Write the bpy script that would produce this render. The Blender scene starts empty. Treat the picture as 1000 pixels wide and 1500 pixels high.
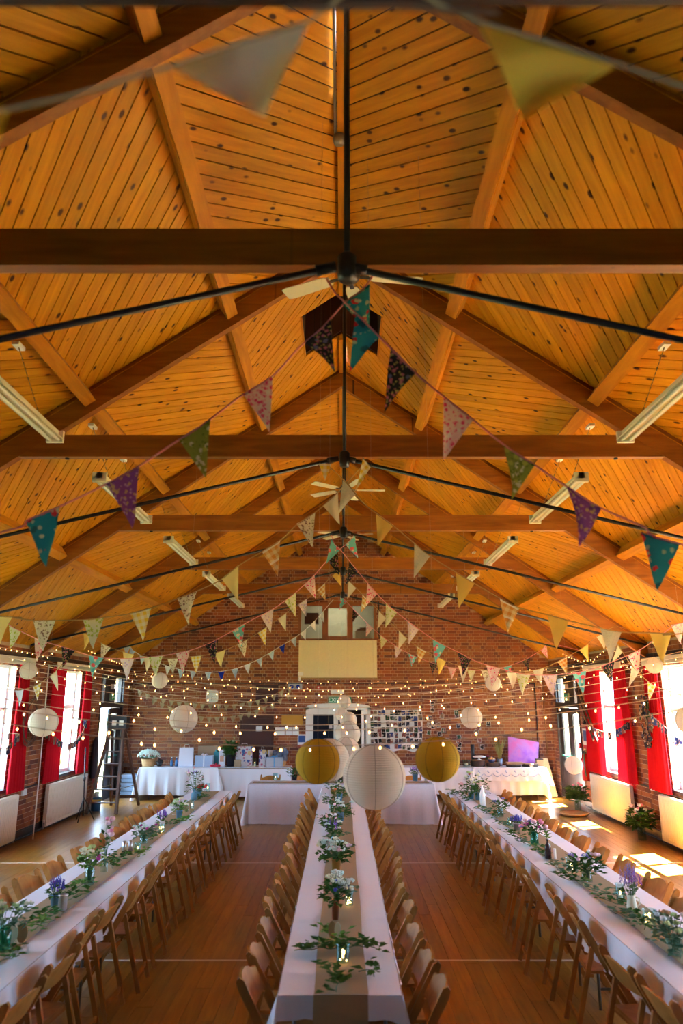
import bpy, bmesh, math, random
from mathutils import Vector, Matrix, noise
SC = bpy.context.scene
COL = SC.collection
R = random.Random(7)
pi = math.pi
# ------------------------------------------------------------------ camera
CAMZ = 2.45
FPX = 1050.0
PITCH = math.atan(270 / FPX)
cam = bpy.data.objects.new('camera', bpy.data.cameras.new('camera'))
COL.objects.link(cam)
cam.location = (0, 0, CAMZ)
cam.rotation_euler = (pi / 2 + PITCH, 0, 0)
cam.data.sensor_fit = 'VERTICAL'
cam.data.sensor_height = 36.0
cam.data.sensor_width = 24.0
cam.data.lens = 36.0 * FPX / 1500
cam.data.clip_start = 0.05
cam.data.clip_end = 300
cam.data.dof.use_dof = True
cam.data.dof.focus_distance = 10.0
cam.data.dof.aperture_fstop = 1.4
SC.camera = cam
# ------------------------------------------------------------------ sky, sun, exposure
world = bpy.data.worlds.new('sky')
SC.world = world
world.use_nodes = True
wn = world.node_tree
wn.nodes['Background'].inputs[0].default_value = (0.46, 0.69, 1.0, 1)
wn.nodes['Background'].inputs[1].default_value = 12.0
sun = bpy.data.objects.new('sun', bpy.data.lights.new('sun', 'SUN'))
COL.objects.link(sun)
sun.data.energy = 260.0
sun.data.angle = 0.012
sun.data.color = (1.0, 0.91, 0.78)
sun.rotation_euler = Vector((-0.56, -0.21, -1.0)).to_track_quat('-Z', 'Y').to_euler()
SC.view_settings.view_transform = 'Standard'
SC.view_settings.look = 'None'
SC.view_settings.gamma = 1
SC.view_settings.use_curve_mapping = False
SC.view_settings.exposure = 1.36
SC.cycles.max_bounces = 10
SC.cycles.diffuse_bounces = 6
SC.cycles.glossy_bounces = 4
SC.cycles.transparent_max_bounces = 16
SC.cycles.caustics_reflective = False
SC.cycles.caustics_refractive = False
SC.cycles.sample_clamp_indirect = 12.0
SC.cycles.use_denoising = True

# ------------------------------------------------------------------ hall dimensions
XL, XR = -5.72, 5.62          # inner faces of the side walls
YF, YN = 19.9, -1.2           # inner faces of the far and near walls
RIDGE, SLOPE = 7.34, 0.695    # ceiling plane z = RIDGE - SLOPE*|x|
TRUSS = [0.23, 3.51, 6.79, 10.07, 13.35, 16.63]
TT = 0.74                     # table top height
CP, SP = math.cos(PITCH), math.sin(PITCH)

def ray(px, py):
    u = (px - 500) / FPX; v = (750 - py) / FPX
    return Vector((u, CP - v * SP, SP + v * CP))
def on_z(px, py, z):
    r = ray(px, py); q = r * ((z - CAMZ) / r.z); return Vector((q.x, q.y, z))
def on_y(px, py, y):
    r = ray(px, py); q = r * (y / r.y); return Vector((q.x, y, q.z + CAMZ))
def on_x(px, py, x):
    r = ray(px, py); q = r * (x / r.x); return Vector((x, q.y, q.z + CAMZ))

# ------------------------------------------------------------------ helpers
class MB:
    """collects shapes, then links them as one mesh object"""
    def __init__(s):
        s.v = []; s.f = []; s.m = []; s.c = []; s.smooth = []; s.col = (0.5, 0.5, 0.5, 1)
    def face(s, idx, m=0, sm=False):
        s.f.append(idx); s.m.append(m); s.smooth.append(sm)
    def add(s, verts, faces, m=0, sm=False):
        b = len(s.v)
        s.v += [tuple(p) for p in verts]
        s.c += [s.col] * len(verts)
        for f in faces:
            s.face([b + i for i in f], m, sm)
        return s
    def box(s, x0, x1, y0, y1, z0, z1, m=0):
        return s.add([(x0,y0,z0),(x1,y0,z0),(x1,y1,z0),(x0,y1,z0),(x0,y0,z1),(x1,y0,z1),(x1,y1,z1),(x0,y1,z1)],
                     [(0,3,2,1),(4,5,6,7),(0,1,5,4),(1,2,6,5),(2,3,7,6),(3,0,4,7)], m)
    def obox(s, c, ax, ay, az, m=0):
        c, ax, ay, az = map(Vector, (c, ax, ay, az))
        P = []
        for k in (-1, 1):
            for i, j in ((-1,-1),(1,-1),(1,1),(-1,1)):
                P.append(c + ax*i + ay*j + az*k)
        return s.add(P, [(0,3,2,1),(4,5,6,7),(0,1,5,4),(1,2,6,5),(2,3,7,6),(3,0,4,7)], m)
    def bar(s, a, b, w, h, up=(0,0,1), m=0):
        """rectangular bar from a to b, w across, h along up"""
        a, b = Vector(a), Vector(b); d = b - a; dn = d.normalized()
        side = dn.cross(Vector(up)).normalized(); u = side.cross(dn).normalized()
        return s.obox((a + b) / 2, d / 2, side * w / 2, u * h / 2, m)
    def tube(s, pts, r, n=6, m=0, cap=True, sm=True):
        pts = [Vector(p) for p in pts]
        rr = r if isinstance(r, (list, tuple)) else [r] * len(pts)
        V = []; last = None
        for i, p in enumerate(pts):
            t = (pts[min(i+1, len(pts)-1)] - pts[max(i-1, 0)])
            t = t.normalized() if t.length > 1e-9 else Vector((0,0,1))
            if last is None:
                ref = Vector((0,0,1)) if abs(t.z) < 0.9 else Vector((1,0,0))
                x = t.cross(ref).normalized()
            else:
                x = (last - t * last.dot(t)); x = x.normalized() if x.length > 1e-6 else t.orthogonal().normalized()
            last = x; y = t.cross(x)
            for k in range(n):
                a = 2*pi*k/n
                V.append(p + x*math.cos(a)*rr[i] + y*math.sin(a)*rr[i])
        F = []
        for i in range(len(pts)-1):
            for k in range(n):
                F.append((i*n+k, i*n+(k+1)%n, (i+1)*n+(k+1)%n, (i+1)*n+k))
        s.add(V, F, m, sm)
        if cap:
            b = len(s.v) - len(V)
            s.face([b+k for k in range(n)][::-1], m); s.face([b+(len(pts)-1)*n+k for k in range(n)], m)
        return s
    def lathe(s, prof, n=16, c=(0,0,0), m=0, sm=True, sx=1, sy=1):
        c = Vector(c); V = []; F = []
        for r, z in prof:
            for k in range(n):
                a = 2*pi*k/n
                V.append((c.x + r*math.cos(a)*sx, c.y + r*math.sin(a)*sy, c.z + z))
        for i in range(len(prof)-1):
            for k in range(n):
                F.append((i*n+k, i*n+(k+1)%n, (i+1)*n+(k+1)%n, (i+1)*n+k))
        return s.add(V, F, m, sm)
    def ball(s, c, r, n=6, k=4, m=0, sz=1, sm=True):
        prof = [(max(1e-4, math.sin(pi*i/k))*r, -math.cos(pi*i/k)*r*sz) for i in range(k+1)]
        return s.lathe(prof, n, c, m, sm)
    def poly(s, pts, n, th, m=0):
        """flat polygon extruded th along -n"""
        pts = [Vector(p) for p in pts]; n = Vector(n).normalized(); k = len(pts)
        V = pts + [p - n*th for p in pts]
        F = [tuple(range(k)), tuple(range(2*k-1, k-1, -1))] + [(i, i+k, (i+1)%k+k, (i+1)%k) for i in range(k)]
        return s.add(V, F, m)
    def build(s, name, mats, parent=None, loc=None, mw=None):
        me = bpy.data.meshes.new(name)
        me.from_pydata(s.v, [], s.f)
        if not isinstance(mats, (list, tuple)): mats = [mats]
        for m in mats: me.materials.append(m)
        me.polygons.foreach_set('material_index', s.m)
        me.polygons.foreach_set('use_smooth', s.smooth)
        if any(c != (0.5,0.5,0.5,1) for c in s.c[:1] + s.c[-1:]):
            at = me.color_attributes.new('tint', 'FLOAT_COLOR', 'POINT')
            at.data.foreach_set('color', [x for c in s.c for x in c])
        me.update()
        o = bpy.data.objects.new(name, me); COL.objects.link(o)
        if parent is not None: o.parent = parent
        if loc is not None: o.location = loc
        if mw is not None: o.matrix_local = mw
        return o

def tag(o, label=None, cat=None, group=None, kind=None):
    if label: o['label'] = label
    if cat: o['category'] = cat
    if group: o['group'] = group
    if kind: o['kind'] = kind
    return o
def thing(name, label, cat, loc=(0,0,0), rz=0, group=None, kind=None):
    o = bpy.data.objects.new(name, None); COL.objects.link(o)
    o.empty_display_size = 0.1
    o.location = loc; o.rotation_euler = (0, 0, rz)
    return tag(o, label, cat, group, kind)
def kids(o):
    return list(o.children)
def dup(root, loc=None, rz=None, label=None, group=None, scale=None):
    r = root.copy(); COL.objects.link(r)
    if loc is not None: r.location = loc
    if rz is not None: r.rotation_euler = (0, 0, rz)
    if scale is not None: r.scale = (scale,)*3
    if label: r['label'] = label
    if group: r['group'] = group
    for ch in list(PARTS.get(root.name, [])):
        c = ch.copy(); COL.objects.link(c); c.parent = r
        for g in list(PARTS.get(ch.name, [])):
            d = g.copy(); COL.objects.link(d); d.parent = c
    return r
PARTS = {}
def reg(root):
    """remember the children of a prototype so that copies are quick"""
    ch = [o for o in bpy.data.objects if o.parent is root]
    PARTS[root.name] = ch
    for c in ch:
        g = [o for o in bpy.data.objects if o.parent is c]
        if g: PARTS[c.name] = g
    return root
def part(mb, name, mat, parent, label=None, kind=None, loc=None):
    o = mb.build(name, mat, parent, loc)
    if label: o['label'] = label
    if kind: o['kind'] = kind
    return o

# ------------------------------------------------------------------ materials
def newmat(name):
    m = bpy.data.materials.new(name); m.use_nodes = True
    nt = m.node_tree; return m, nt, nt.nodes, nt.links, nt.nodes['Principled BSDF']
def simple(name, col, rough=0.6, metal=0.0, emit=None, estr=0, spec=None, noise_amt=0.0, nscale=20):
    m, nt, N, L, b = newmat(name)
    b.inputs['Base Color'].default_value = (*col, 1)
    b.inputs['Roughness'].default_value = rough
    b.inputs['Metallic'].default_value = metal
    if spec is not None: b.inputs['Specular IOR Level'].default_value = spec
    if emit:
        b.inputs['Emission Color'].default_value = (*emit, 1); b.inputs['Emission Strength'].default_value = estr
    if noise_amt:
        tc = N.new('ShaderNodeTexCoord'); nz = N.new('ShaderNodeTexNoise'); nz.inputs['Scale'].default_value = nscale
        nz.inputs['Detail'].default_value = 3
        mx = N.new('ShaderNodeMix'); mx.data_type = 'RGBA'
        mx.inputs['A'].default_value = (*[c*(1-noise_amt) for c in col], 1)
        mx.inputs['B'].default_value = (*[min(1, c*(1+noise_amt)) for c in col], 1)
        L.new(tc.outputs['Object'], nz.inputs['Vector']); L.new(nz.outputs['Fac'], mx.inputs['Factor'])
        L.new(mx.outputs['Result'], b.inputs['Base Color'])
        bp = N.new('ShaderNodeBump'); bp.inputs['Strength'].default_value = 0.15
        L.new(nz.outputs['Fac'], bp.inputs['Height']); L.new(bp.outputs['Normal'], b.inputs['Normal'])
    return m
def wood(name, light, dark, stretch=(1.2, 14, 14), rough=0.4, knots=0.0, vary=0.25, spec=0.5, coat=0.0, knotcol=(0.06,0.015,0.003)):
    """grain runs along the object's own x axis (stretch small on x)"""
    m, nt, N, L, b = newmat(name)
    tc = N.new('ShaderNodeTexCoord'); oi = N.new('ShaderNodeObjectInfo')
    mul = N.new('ShaderNodeVectorMath'); mul.operation = 'MULTIPLY'; mul.inputs[1].default_value = stretch
    off = N.new('ShaderNodeVectorMath'); off.operation = 'ADD'
    sc = N.new('ShaderNodeMath'); sc.operation = 'MULTIPLY'; sc.inputs[1].default_value = 57.0
    L.new(oi.outputs['Random'], sc.inputs[0]); L.new(tc.outputs['Object'], mul.inputs[0])
    L.new(mul.outputs[0], off.inputs[0]); L.new(sc.outputs[0], off.inputs[1])
    nz = N.new('ShaderNodeTexNoise'); nz.inputs['Scale'].default_value = 1.6; nz.inputs['Detail'].default_value = 5
    nz.inputs['Distortion'].default_value = 0.6
    L.new(off.outputs[0], nz.inputs['Vector'])
    cr = N.new('ShaderNodeValToRGB'); cr.color_ramp.elements[0].position = 0.3; cr.color_ramp.elements[1].position = 0.72
    cr.color_ramp.elements[0].color = (*dark, 1); cr.color_ramp.elements[1].color = (*light, 1)
    L.new(nz.outputs['Fac'], cr.inputs['Fac'])
    hsv = N.new('ShaderNodeHueSaturation')
    mr = N.new('ShaderNodeMapRange'); mr.inputs['To Min'].default_value = 1 - vary; mr.inputs['To Max'].default_value = 1 + vary*0.6
    L.new(oi.outputs['Random'], mr.inputs['Value']); L.new(mr.outputs[0], hsv.inputs['Value'])
    L.new(cr.outputs['Color'], hsv.inputs['Color'])
    out = hsv.outputs['Color']
    if knots:
        kv = N.new('ShaderNodeVectorMath'); kv.operation = 'MULTIPLY'; kv.inputs[1].default_value = (4.6, 9.0, 0.0)
        ko = N.new('ShaderNodeVectorMath'); ko.operation = 'ADD'
        L.new(tc.outputs['Object'], kv.inputs[0]); L.new(kv.outputs[0], ko.inputs[0]); L.new(sc.outputs[0], ko.inputs[1])
        vo = N.new('ShaderNodeTexVoronoi'); vo.inputs['Scale'].default_value = 1.0
        L.new(ko.outputs[0], vo.inputs['Vector'])
        rmp = N.new('ShaderNodeMapRange'); rmp.inputs['From Min'].default_value = knots; rmp.inputs['From Max'].default_value = knots*0.55
        L.new(vo.outputs['Distance'], rmp.inputs['Value'])
        sep = N.new('ShaderNodeSeparateColor'); L.new(vo.outputs['Color'], sep.inputs[0])
        gt = N.new('ShaderNodeMath'); gt.operation = 'GREATER_THAN'; gt.inputs[1].default_value = 0.2
        L.new(sep.outputs[0], gt.inputs[0])
        mm = N.new('ShaderNodeMath'); mm.operation = 'MULTIPLY'; L.new(rmp.outputs[0], mm.inputs[0]); L.new(gt.outputs[0], mm.inputs[1])
        mx = N.new('ShaderNodeMix'); mx.data_type = 'RGBA'; mx.inputs['B'].default_value = (*knotcol, 1)
        L.new(mm.outputs[0], mx.inputs['Factor']); L.new(out, mx.inputs['A']); out = mx.outputs['Result']
    L.new(out, b.inputs['Base Color'])
    b.inputs['Roughness'].default_value = rough; b.inputs['Specular IOR Level'].default_value = spec
    if coat: b.inputs['Coat Weight'].default_value = coat; b.inputs['Coat Roughness'].default_value = 0.15
    return m
def tinted(name, rough=0.85, noise_amt=0.2, nscale=60, bump=0.3):
    m, nt, N, L, b = newmat(name)
    a = N.new('ShaderNodeAttribute'); a.attribute_name = 'tint'
    tc = N.new('ShaderNodeTexCoord'); nz = N.new('ShaderNodeTexNoise'); nz.inputs['Scale'].default_value = nscale; nz.inputs['Detail'].default_value = 4
    L.new(tc.outputs['Object'], nz.inputs['Vector'])
    mr = N.new('ShaderNodeMapRange'); mr.inputs['To Min'].default_value = 1-noise_amt; mr.inputs['To Max'].default_value = 1+noise_amt
    L.new(nz.outputs['Fac'], mr.inputs['Value'])
    h = N.new('ShaderNodeHueSaturation'); L.new(mr.outputs[0], h.inputs['Value']); L.new(a.outputs['Color'], h.inputs['Color'])
    L.new(h.outputs['Color'], b.inputs['Base Color']); b.inputs['Roughness'].default_value = rough
    if bump:
        bp = N.new('ShaderNodeBump'); bp.inputs['Strength'].default_value = bump; bp.inputs['Distance'].default_value = 0.004
        L.new(nz.outputs['Fac'], bp.inputs['Height']); L.new(bp.outputs['Normal'], b.inputs['Normal'])
    return m
def glass(name, tint=(1,1,1), gloss=0.05, rough=0.02):
    m = bpy.data.materials.new(name); m.use_nodes = True; nt = m.node_tree; N, L = nt.nodes, nt.links
    N.clear(); o = N.new('ShaderNodeOutputMaterial'); t = N.new('ShaderNodeBsdfTransparent'); g = N.new('ShaderNodeBsdfGlossy')
    t.inputs[0].default_value = (*tint, 1); g.inputs['Roughness'].default_value = rough
    mx = N.new('ShaderNodeMixShader'); mx.inputs[0].default_value = gloss
    L.new(t.outputs[0], mx.inputs[1]); L.new(g.outputs[0], mx.inputs[2]); L.new(mx.outputs[0], o.inputs[0])
    return m
def cloth(name, col, trans=0.25, rough=0.9, weave=0, col2=None, sheen=0.0, stripes=0.0):
    m, nt, N, L, b = newmat(name)
    b.inputs['Base Color'].default_value = (*col, 1); b.inputs['Roughness'].default_value = rough
    b.inputs['Specular IOR Level'].default_value = 0.2
    if weave:
        tc = N.new('ShaderNodeTexCoord'); nz = N.new('ShaderNodeTexNoise'); nz.inputs['Scale'].default_value = weave; nz.inputs['Detail'].default_value = 3
        L.new(tc.outputs['Object'], nz.inputs['Vector'])
        mx = N.new('ShaderNodeMix'); mx.data_type = 'RGBA'; mx.inputs['A'].default_value = (*col, 1); mx.inputs['B'].default_value = (*(col2 or [c*0.7 for c in col]), 1)
        L.new(nz.outputs['Fac'], mx.inputs['Factor']); L.new(mx.outputs['Result'], b.inputs['Base Color'])
        bp = N.new('ShaderNodeBump'); bp.inputs['Strength'].default_value = 0.25; L.new(nz.outputs['Fac'], bp.inputs['Height']); L.new(bp.outputs['Normal'], b.inputs['Normal'])
    if trans:
        out = N['Material Output']; t = N.new('ShaderNodeBsdfTranslucent'); t.inputs[0].default_value = (*col, 1)
        ms = N.new('ShaderNodeMixShader'); ms.inputs[0].default_value = trans
        L.new(b.outputs[0], ms.inputs[1]); L.new(t.outputs[0], ms.inputs[2]); L.new(ms.outputs[0], out.inputs[0])
    return m
def flagmat(name, base, kind='plain', c2=(1,1,1), c3=None, c4=None, scale=22):
    """flag prints: object space, x along the top edge, z down the flag"""
    m, nt, N, L, b = newmat(name)
    b.inputs['Roughness'].default_value = 0.9; b.inputs['Specular IOR Level'].default_value = 0.15
    tc = N.new('ShaderNodeTexCoord'); oi = N.new('ShaderNodeObjectInfo')
    out = None
    def rgb(c): 
        n = N.new('ShaderNodeRGB'); n.outputs[0].default_value = (*c, 1); return n.outputs[0]
    def mix(f, a, bb):
        x = N.new('ShaderNodeMix'); x.data_type = 'RGBA'; L.new(f, x.inputs['Factor']); L.new(a, x.inputs['A']); L.new(bb, x.inputs['B']); return x.outputs['Result']
    def math_(op, a, v):
        x = N.new('ShaderNodeMath'); x.operation = op; L.new(a, x.inputs[0]) 
        if isinstance(v, (int, float)): x.inputs[1].default_value = v
        else: L.new(v, x.inputs[1])
        return x.outputs[0]
    cur = rgb(base)
    if kind == 'floral':
        off = N.new('ShaderNodeVectorMath'); off.operation = 'ADD'; L.new(tc.outputs['Object'], off.inputs[0])
        s5 = math_('MULTIPLY', oi.outputs['Random'], 31.0); L.new(s5, off.inputs[1])
        for i, (c, sc, th) in enumerate(((c2, scale, 0.42), (c3 or c2, scale*1.4, 0.36), (c4 or c2, scale*0.55, 0.30))):
            v = N.new('ShaderNodeTexVoronoi'); v.inputs['Scale'].default_value = sc
            nz = N.new('ShaderNodeTexNoise'); nz.inputs['Scale'].default_value = sc*2
            L.new(off.outputs[0], v.inputs['Vector']); L.new(off.outputs[0], nz.inputs['Vector'])
            d = math_('ADD', v.outputs['Distance'], 0.0)
            d2 = math_('MULTIPLY', nz.outputs['Fac'], 0.5); d = math_('ADD', d, d2); d = math_('SUBTRACT', d, 0.22)
            f = math_('LESS_THAN', d, th)
            sep = N.new('ShaderNodeSeparateColor'); L.new(v.outputs['Color'], sep.inputs[0])
            g = math_('GREATER_THAN', sep.outputs[i % 3], 0.35 if i < 2 else 0.55); f = math_('MULTIPLY', f, g)
            cur = mix(f, cur, rgb(c))
    elif kind in ('gingham', 'plaid'):
        sep = N.new('ShaderNodeSeparateXYZ'); L.new(tc.outputs['Object'], sep.inputs[0])
        fs = []
        for ax in ('X', 'Z'):
            w = math_('MULTIPLY', sep.outputs[ax], scale); fr = math_('FRACT', math_('ADD', w, 20.25), 0); fs.append(math_('GREATER_THAN', fr, 0.5))
        sm = math_('ADD', fs[0], fs[1]); sm = math_('MULTIPLY', sm, 0.5)
        cur = mix(sm, rgb(base), rgb(c2))
        if kind == 'plaid':
            w = math_('MULTIPLY', sep.outputs['Z'], scale*0.5); f = math_('GREATER_THAN', math_('FRACT', math_('ADD', w, 20.0), 0), 0.85)
            cur = mix(f, cur, rgb(c3 or c2))
    L.new(cur, b.inputs['Base Color'])
    o = N['Material Output']; t = N.new('ShaderNodeBsdfTranslucent'); L.new(cur, t.inputs[0])
    ms = N.new('ShaderNodeMixShader'); ms.inputs[0].default_value = 0.3
    L.new(b.outputs[0], ms.inputs[1]); L.new(t.outputs[0], ms.inputs[2]); L.new(ms.outputs[0], o.inputs[0])
    return m

PLANK = wood('ceiling_pine', (0.70,0.315,0.012), (0.52,0.205,0.006), rough=0.5, knots=0.21, vary=0.12, spec=0.2)
BEAM = wood('beam_timber', (0.34,0.12,0.012), (0.20,0.06,0.005), stretch=(1.0,9,9), rough=0.5, knots=0.1, vary=0.1, spec=0.25)
PURLIN = wood('purlin_timber', (0.62,0.26,0.014), (0.42,0.15,0.006), stretch=(9,1.0,9), rough=0.5, vary=0.15, spec=0.2)
SHADOWGAP = simple('shadow_gap', (0.012,0.004,0.002), 0.9)
FLOORM = wood('floor_maple', (0.44,0.20,0.022), (0.28,0.115,0.01), stretch=(14,1.2,14), rough=0.3, vary=0.22, spec=0.5)
CHAIRM = wood('chair_beech', (0.50,0.225,0.052), (0.32,0.125,0.024), stretch=(6,6,3), rough=0.5, vary=0.2, spec=0.25)
BRICKM = tinted('brick', 0.9, 0.22, 45, 0.5)
MORTAR = simple('mortar', (0.50,0.36,0.24), 0.95, noise_amt=0.15)
MORTAR_D = MORTAR
BLACK = simple('black_steel', (0.012,0.011,0.012), 0.45, 0.3)
GREYM = simple('grey_conduit', (0.35,0.34,0.33), 0.4, 0.5)
WHITE = simple('white_paint', (0.80,0.79,0.74), 0.45)
CREAM = simple('cream_enamel', (0.78,0.73,0.60), 0.4)
WINFRAME = simple('window_white', (0.8,0.82,0.8), 0.4)
DARKWOOD = simple('dark_brown_paint', (0.018,0.010,0.009), 0.35, noise_amt=0.2, nscale=12)
BROWNDOOR = simple('brown_door', (0.06,0.016,0.010), 0.4)
GLASS = glass('window_glass')
DIMGLASS = glass('dim_glass', (0.75,0.75,0.72))
REDCURT = cloth('red_curtain', (0.50,0.005,0.014), 0.04)
TABLEC = cloth('white_tablecloth', (0.86,0.87,0.93), 0.05, 0.6, weave=70, col2=(0.80,0.80,0.87))
HESSIAN = cloth('hessian', (0.42,0.30,0.17), 0.0, 0.95, weave=240, col2=(0.27,0.18,0.09))
# =================================================================== SETTING
def struct(o, label=None, cat=None):
    return tag(o, label, cat, kind='structure')
def roofz(x): return RIDGE - SLOPE*abs(x)

# ---- outside ground and pavement
mb = MB(); mb.box(-60, 60, -40, 80, -0.5, -0.12)
struct(mb.build('ground', simple('lawn', (0.07,0.09,0.04), 0.95, noise_amt=0.3, nscale=3)), 'grass ground seen through the hall windows', 'ground')

# ---- floor: boards run the length of the hall, near ones single, far ones joined
floor = struct(thing('floor', 'varnished strip wood floor with two thin white court lines', 'floor'))
mb = MB(); mb.box(XL-0.3, XR+0.3, YN-0.3, YF+1.5, -0.12, -0.012)
mb.build('subfloor', SHADOWGAP, floor)
bw = 0.135; cols = []; x = XL
while x < XR - 0.01:
    cols.append((x, min(x+bw, XR))); x += bw
rest = MB(); single = []
for i, (a, b) in enumerate(cols):
    y = YN - R.random()*2
    while y < YF:
        L_ = 2.4 + R.random()*0.8; y0, y1 = max(y, YN), min(y+L_, YF); y += L_
        if y1 - y0 < 0.05: continue
        cy = (y0+y1)/2; cx = (a+b)/2
        single.append(((abs(cx)*1.25 if True else 0) + abs(cy-6.5)*1.6 + (0 if y1 > 3.2 else 50), a, b, y0, y1))
single.sort()
for k, (_, a, b, y0, y1) in enumerate(single):
    g = 0.0015
    if k < 300:
        m = MB(); cx, cy = (a+b)/2, (y0+y1)/2
        m.box(a+g-cx, b-g-cx, y0+g-cy, y1-g-cy, -0.012, -0.0004*R.random())
        m.build('floorboard', FLOORM, floor, (cx, cy, 0))
    else:
        rest.box(a+g, b-g, y0+g, y1-g, -0.012, -0.0005*R.random())
part(rest, 'floorboards', FLOORM, floor, kind='stuff')
LINEM = simple('court_line', (0.80,0.70,0.60), 0.4)
for yl in (7.72, 11.87):
    mb = MB(); mb.box(XL+0.3, XR-0.3, yl-0.02, yl+0.02, -0.001, 0.0015); part(mb, 'court_line', LINEM, floor, 'thin white line across the boards')

# ---- walls
W2 = dict()   # openings per wall: (a0, a1, z0, z1), a = y on side walls, x on the far wall
WINC = [5.60, 8.87, 12.13, 15.42]
sideholes = [(c-0.80, c+0.80, 0.92, 3.0) for c in WINC] + [(17.55, 19.42, 0.0, 2.98)]
farholes = [(-1.17, 0.95, 3.97, 4.93), (-0.88, 0.70, 0.0, 2.12)]
def wall_boxes(mb, a_lo, a_hi, z_lo, z_hi, holes, put):
    As = sorted({a_lo, a_hi, *[h[0] for h in holes], *[h[1] for h in holes]})
    for a0, a1 in zip(As, As[1:]):
        hs = sorted([h for h in holes if h[0] <= a0+1e-6 and h[1] >= a1-1e-6], key=lambda h: h[2])
        z = z_lo
        for h in hs:
            if h[2] > z + 1e-4: put(a0, a1, z, h[2])
            z = h[3]
        if z < z_hi: put(a0, a1, z, z_hi)
def bricks(holes, a_lo, a_hi, z_hi_fn, hues, near_key, place, wall, start_z=0.0):
    """Flemish bond, clipped at the openings; place(mb, a0,a1,z0,z1,proud)"""
    items = []
    CH, ST, HD, J = 0.0825, 0.235, 0.1175, 0.0095
    z = start_z; row = 0
    while z < 7.4:
        a = a_lo - (0.0 if row % 2 else 0.176); k = row % 2
        while a < a_hi:
            w = ST if k % 2 == 0 else HD; a0, a1 = max(a+J/2, a_lo), min(a+w-J/2, a_hi); a += w; k += 1
            zt = z + CH - J
            if a1 - a0 < 0.03: continue
            lim = min(z_hi_fn(a0), z_hi_fn(a1))
            if zt > lim: continue
            skip = False
            for h in holes:
                if (z+zt)/2 > h[2] and (z+zt)/2 < h[3] + 0.0:
                    if a0 >= h[0] and a1 <= h[1]: skip = True; break
                    if a0 < h[0] < a1: a1 = h[0]-0.003
                    elif a0 < h[1] < a1: a0 = h[1]+0.003
            if skip or a1 - a0 < 0.03: continue
            items.append((near_key((a0+a1)/2, z), a0, a1, z, zt))
        z += CH; row += 1
    items.sort(key=lambda t: t[0])
    rest = MB()
    for n, (_, a0, a1, z0, z1) in enumerate(items):
        c = R.choice(hues); v = 0.60 + 0.28*R.random()
        col = (c[0]*v, c[1]*v, c[2]*v, 1)
        m = rest if n >= 300 else MB(); m.col = col
        place(m, a0, a1, z0, z1, 0.006 + 0.005*R.random())
        if n < 300: m.build('brick', BRICKM, wall)
    rest.col = (0.3,0.1,0.05,1)
    if rest.v: part(rest, 'brickwork', BRICKM, wall, kind='stuff')
HUES = [(0.40,0.135,0.04), (0.34,0.10,0.032), (0.44,0.165,0.05), (0.30,0.085,0.035), (0.20,0.06,0.035), (0.40,0.13,0.045)]
def eaves(x): return roofz(x)
# side walls
for side, X, sgn in (('left', XL, -1), ('right', XR, 1)):
    wall = struct(thing('wall_'+side, f'{side} side wall of red brick with tall windows and a dark exit door', 'wall'))
    mb = MB()
    zt = roofz(X) + 0.05
    x0, x1 = (X-0.32, X) if sgn < 0 else (X, X+0.32)
    wall_boxes(mb, YN-0.32, YF+0.32, -0.12, zt, sideholes, lambda a0, a1, z0, z1: mb.box(x0, x1, a0, a1, z0, z1))
    part(mb, 'mortar', MORTAR, wall, kind='stuff')
    def place(m, a0, a1, z0, z1, p, X=X, sgn=sgn):
        if sgn < 0: m.box(X-0.02, X+p, a0, a1, z0, z1)
        else: m.box(X-p, X+0.02, a0, a1, z0, z1)
    bricks(sideholes, 6.0, YF, lambda a: zt-0.06, HUES, lambda a, z: abs(a-13.0)+0.3*abs(z-1.4) if a > 11.3 else 99, place, wall)
# far wall with gable
wall = struct(thing('wall_far', 'red brick gable wall at the far end of the hall', 'wall'))
mb = MB()
def gput(a0, a1, z0, z1):
    if z1 < 3.3: mb.box(a0, a1, YF, YF+0.32, z0, z1); return
    P = [(a0,YF,z0),(a1,YF,z0),(a1,YF,min(z1,roofz(a1)+0.04)),(a0,YF,min(z1,roofz(a0)+0.04))]
    mb.poly(P, (0,-1,0), 0.32)
wall_boxes(mb, XL-0.3, 0, -0.12, 8, [(h[0], min(h[1],0), h[2], h[3]) for h in farholes], gput)
wall_boxes(mb, 0, XR+0.3, -0.12, 8, [(max(h[0],0), h[1], h[2], h[3]) for h in farholes], gput)
part(mb, 'mortar', MORTAR, wall, kind='stuff')
bricks(farholes, XL, XR, lambda a: roofz(a)+0.07, HUES, lambda a, z: abs(a-1.8)*0.8+abs(z-4.0), lambda m, a0, a1, z0, z1, p: m.box(a0, a1, YF-p, YF+0.02, z0, z1), wall)
# near wall (behind the camera)
wall = struct(thing('wall_near', 'plain near-black wall closing the hall behind the viewer', 'wall'))
mb = MB()
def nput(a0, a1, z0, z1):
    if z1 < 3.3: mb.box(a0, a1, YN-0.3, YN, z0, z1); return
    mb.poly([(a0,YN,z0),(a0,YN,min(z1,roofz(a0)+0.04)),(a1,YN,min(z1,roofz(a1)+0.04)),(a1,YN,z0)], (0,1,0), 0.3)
wall_boxes(mb, XL-0.3, 0, -0.12, 8, [(-.38, 0, 3.5, 4.3)], nput)  # opening for the added daylight window
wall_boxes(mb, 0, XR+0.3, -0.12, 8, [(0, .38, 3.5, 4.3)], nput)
part(mb, 'masonry', simple('near_wall', (0.012,0.008,0.006), 0.9), wall, kind='stuff')  # unseen wall coloured near-black so the beam fronts get little bounced light

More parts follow.
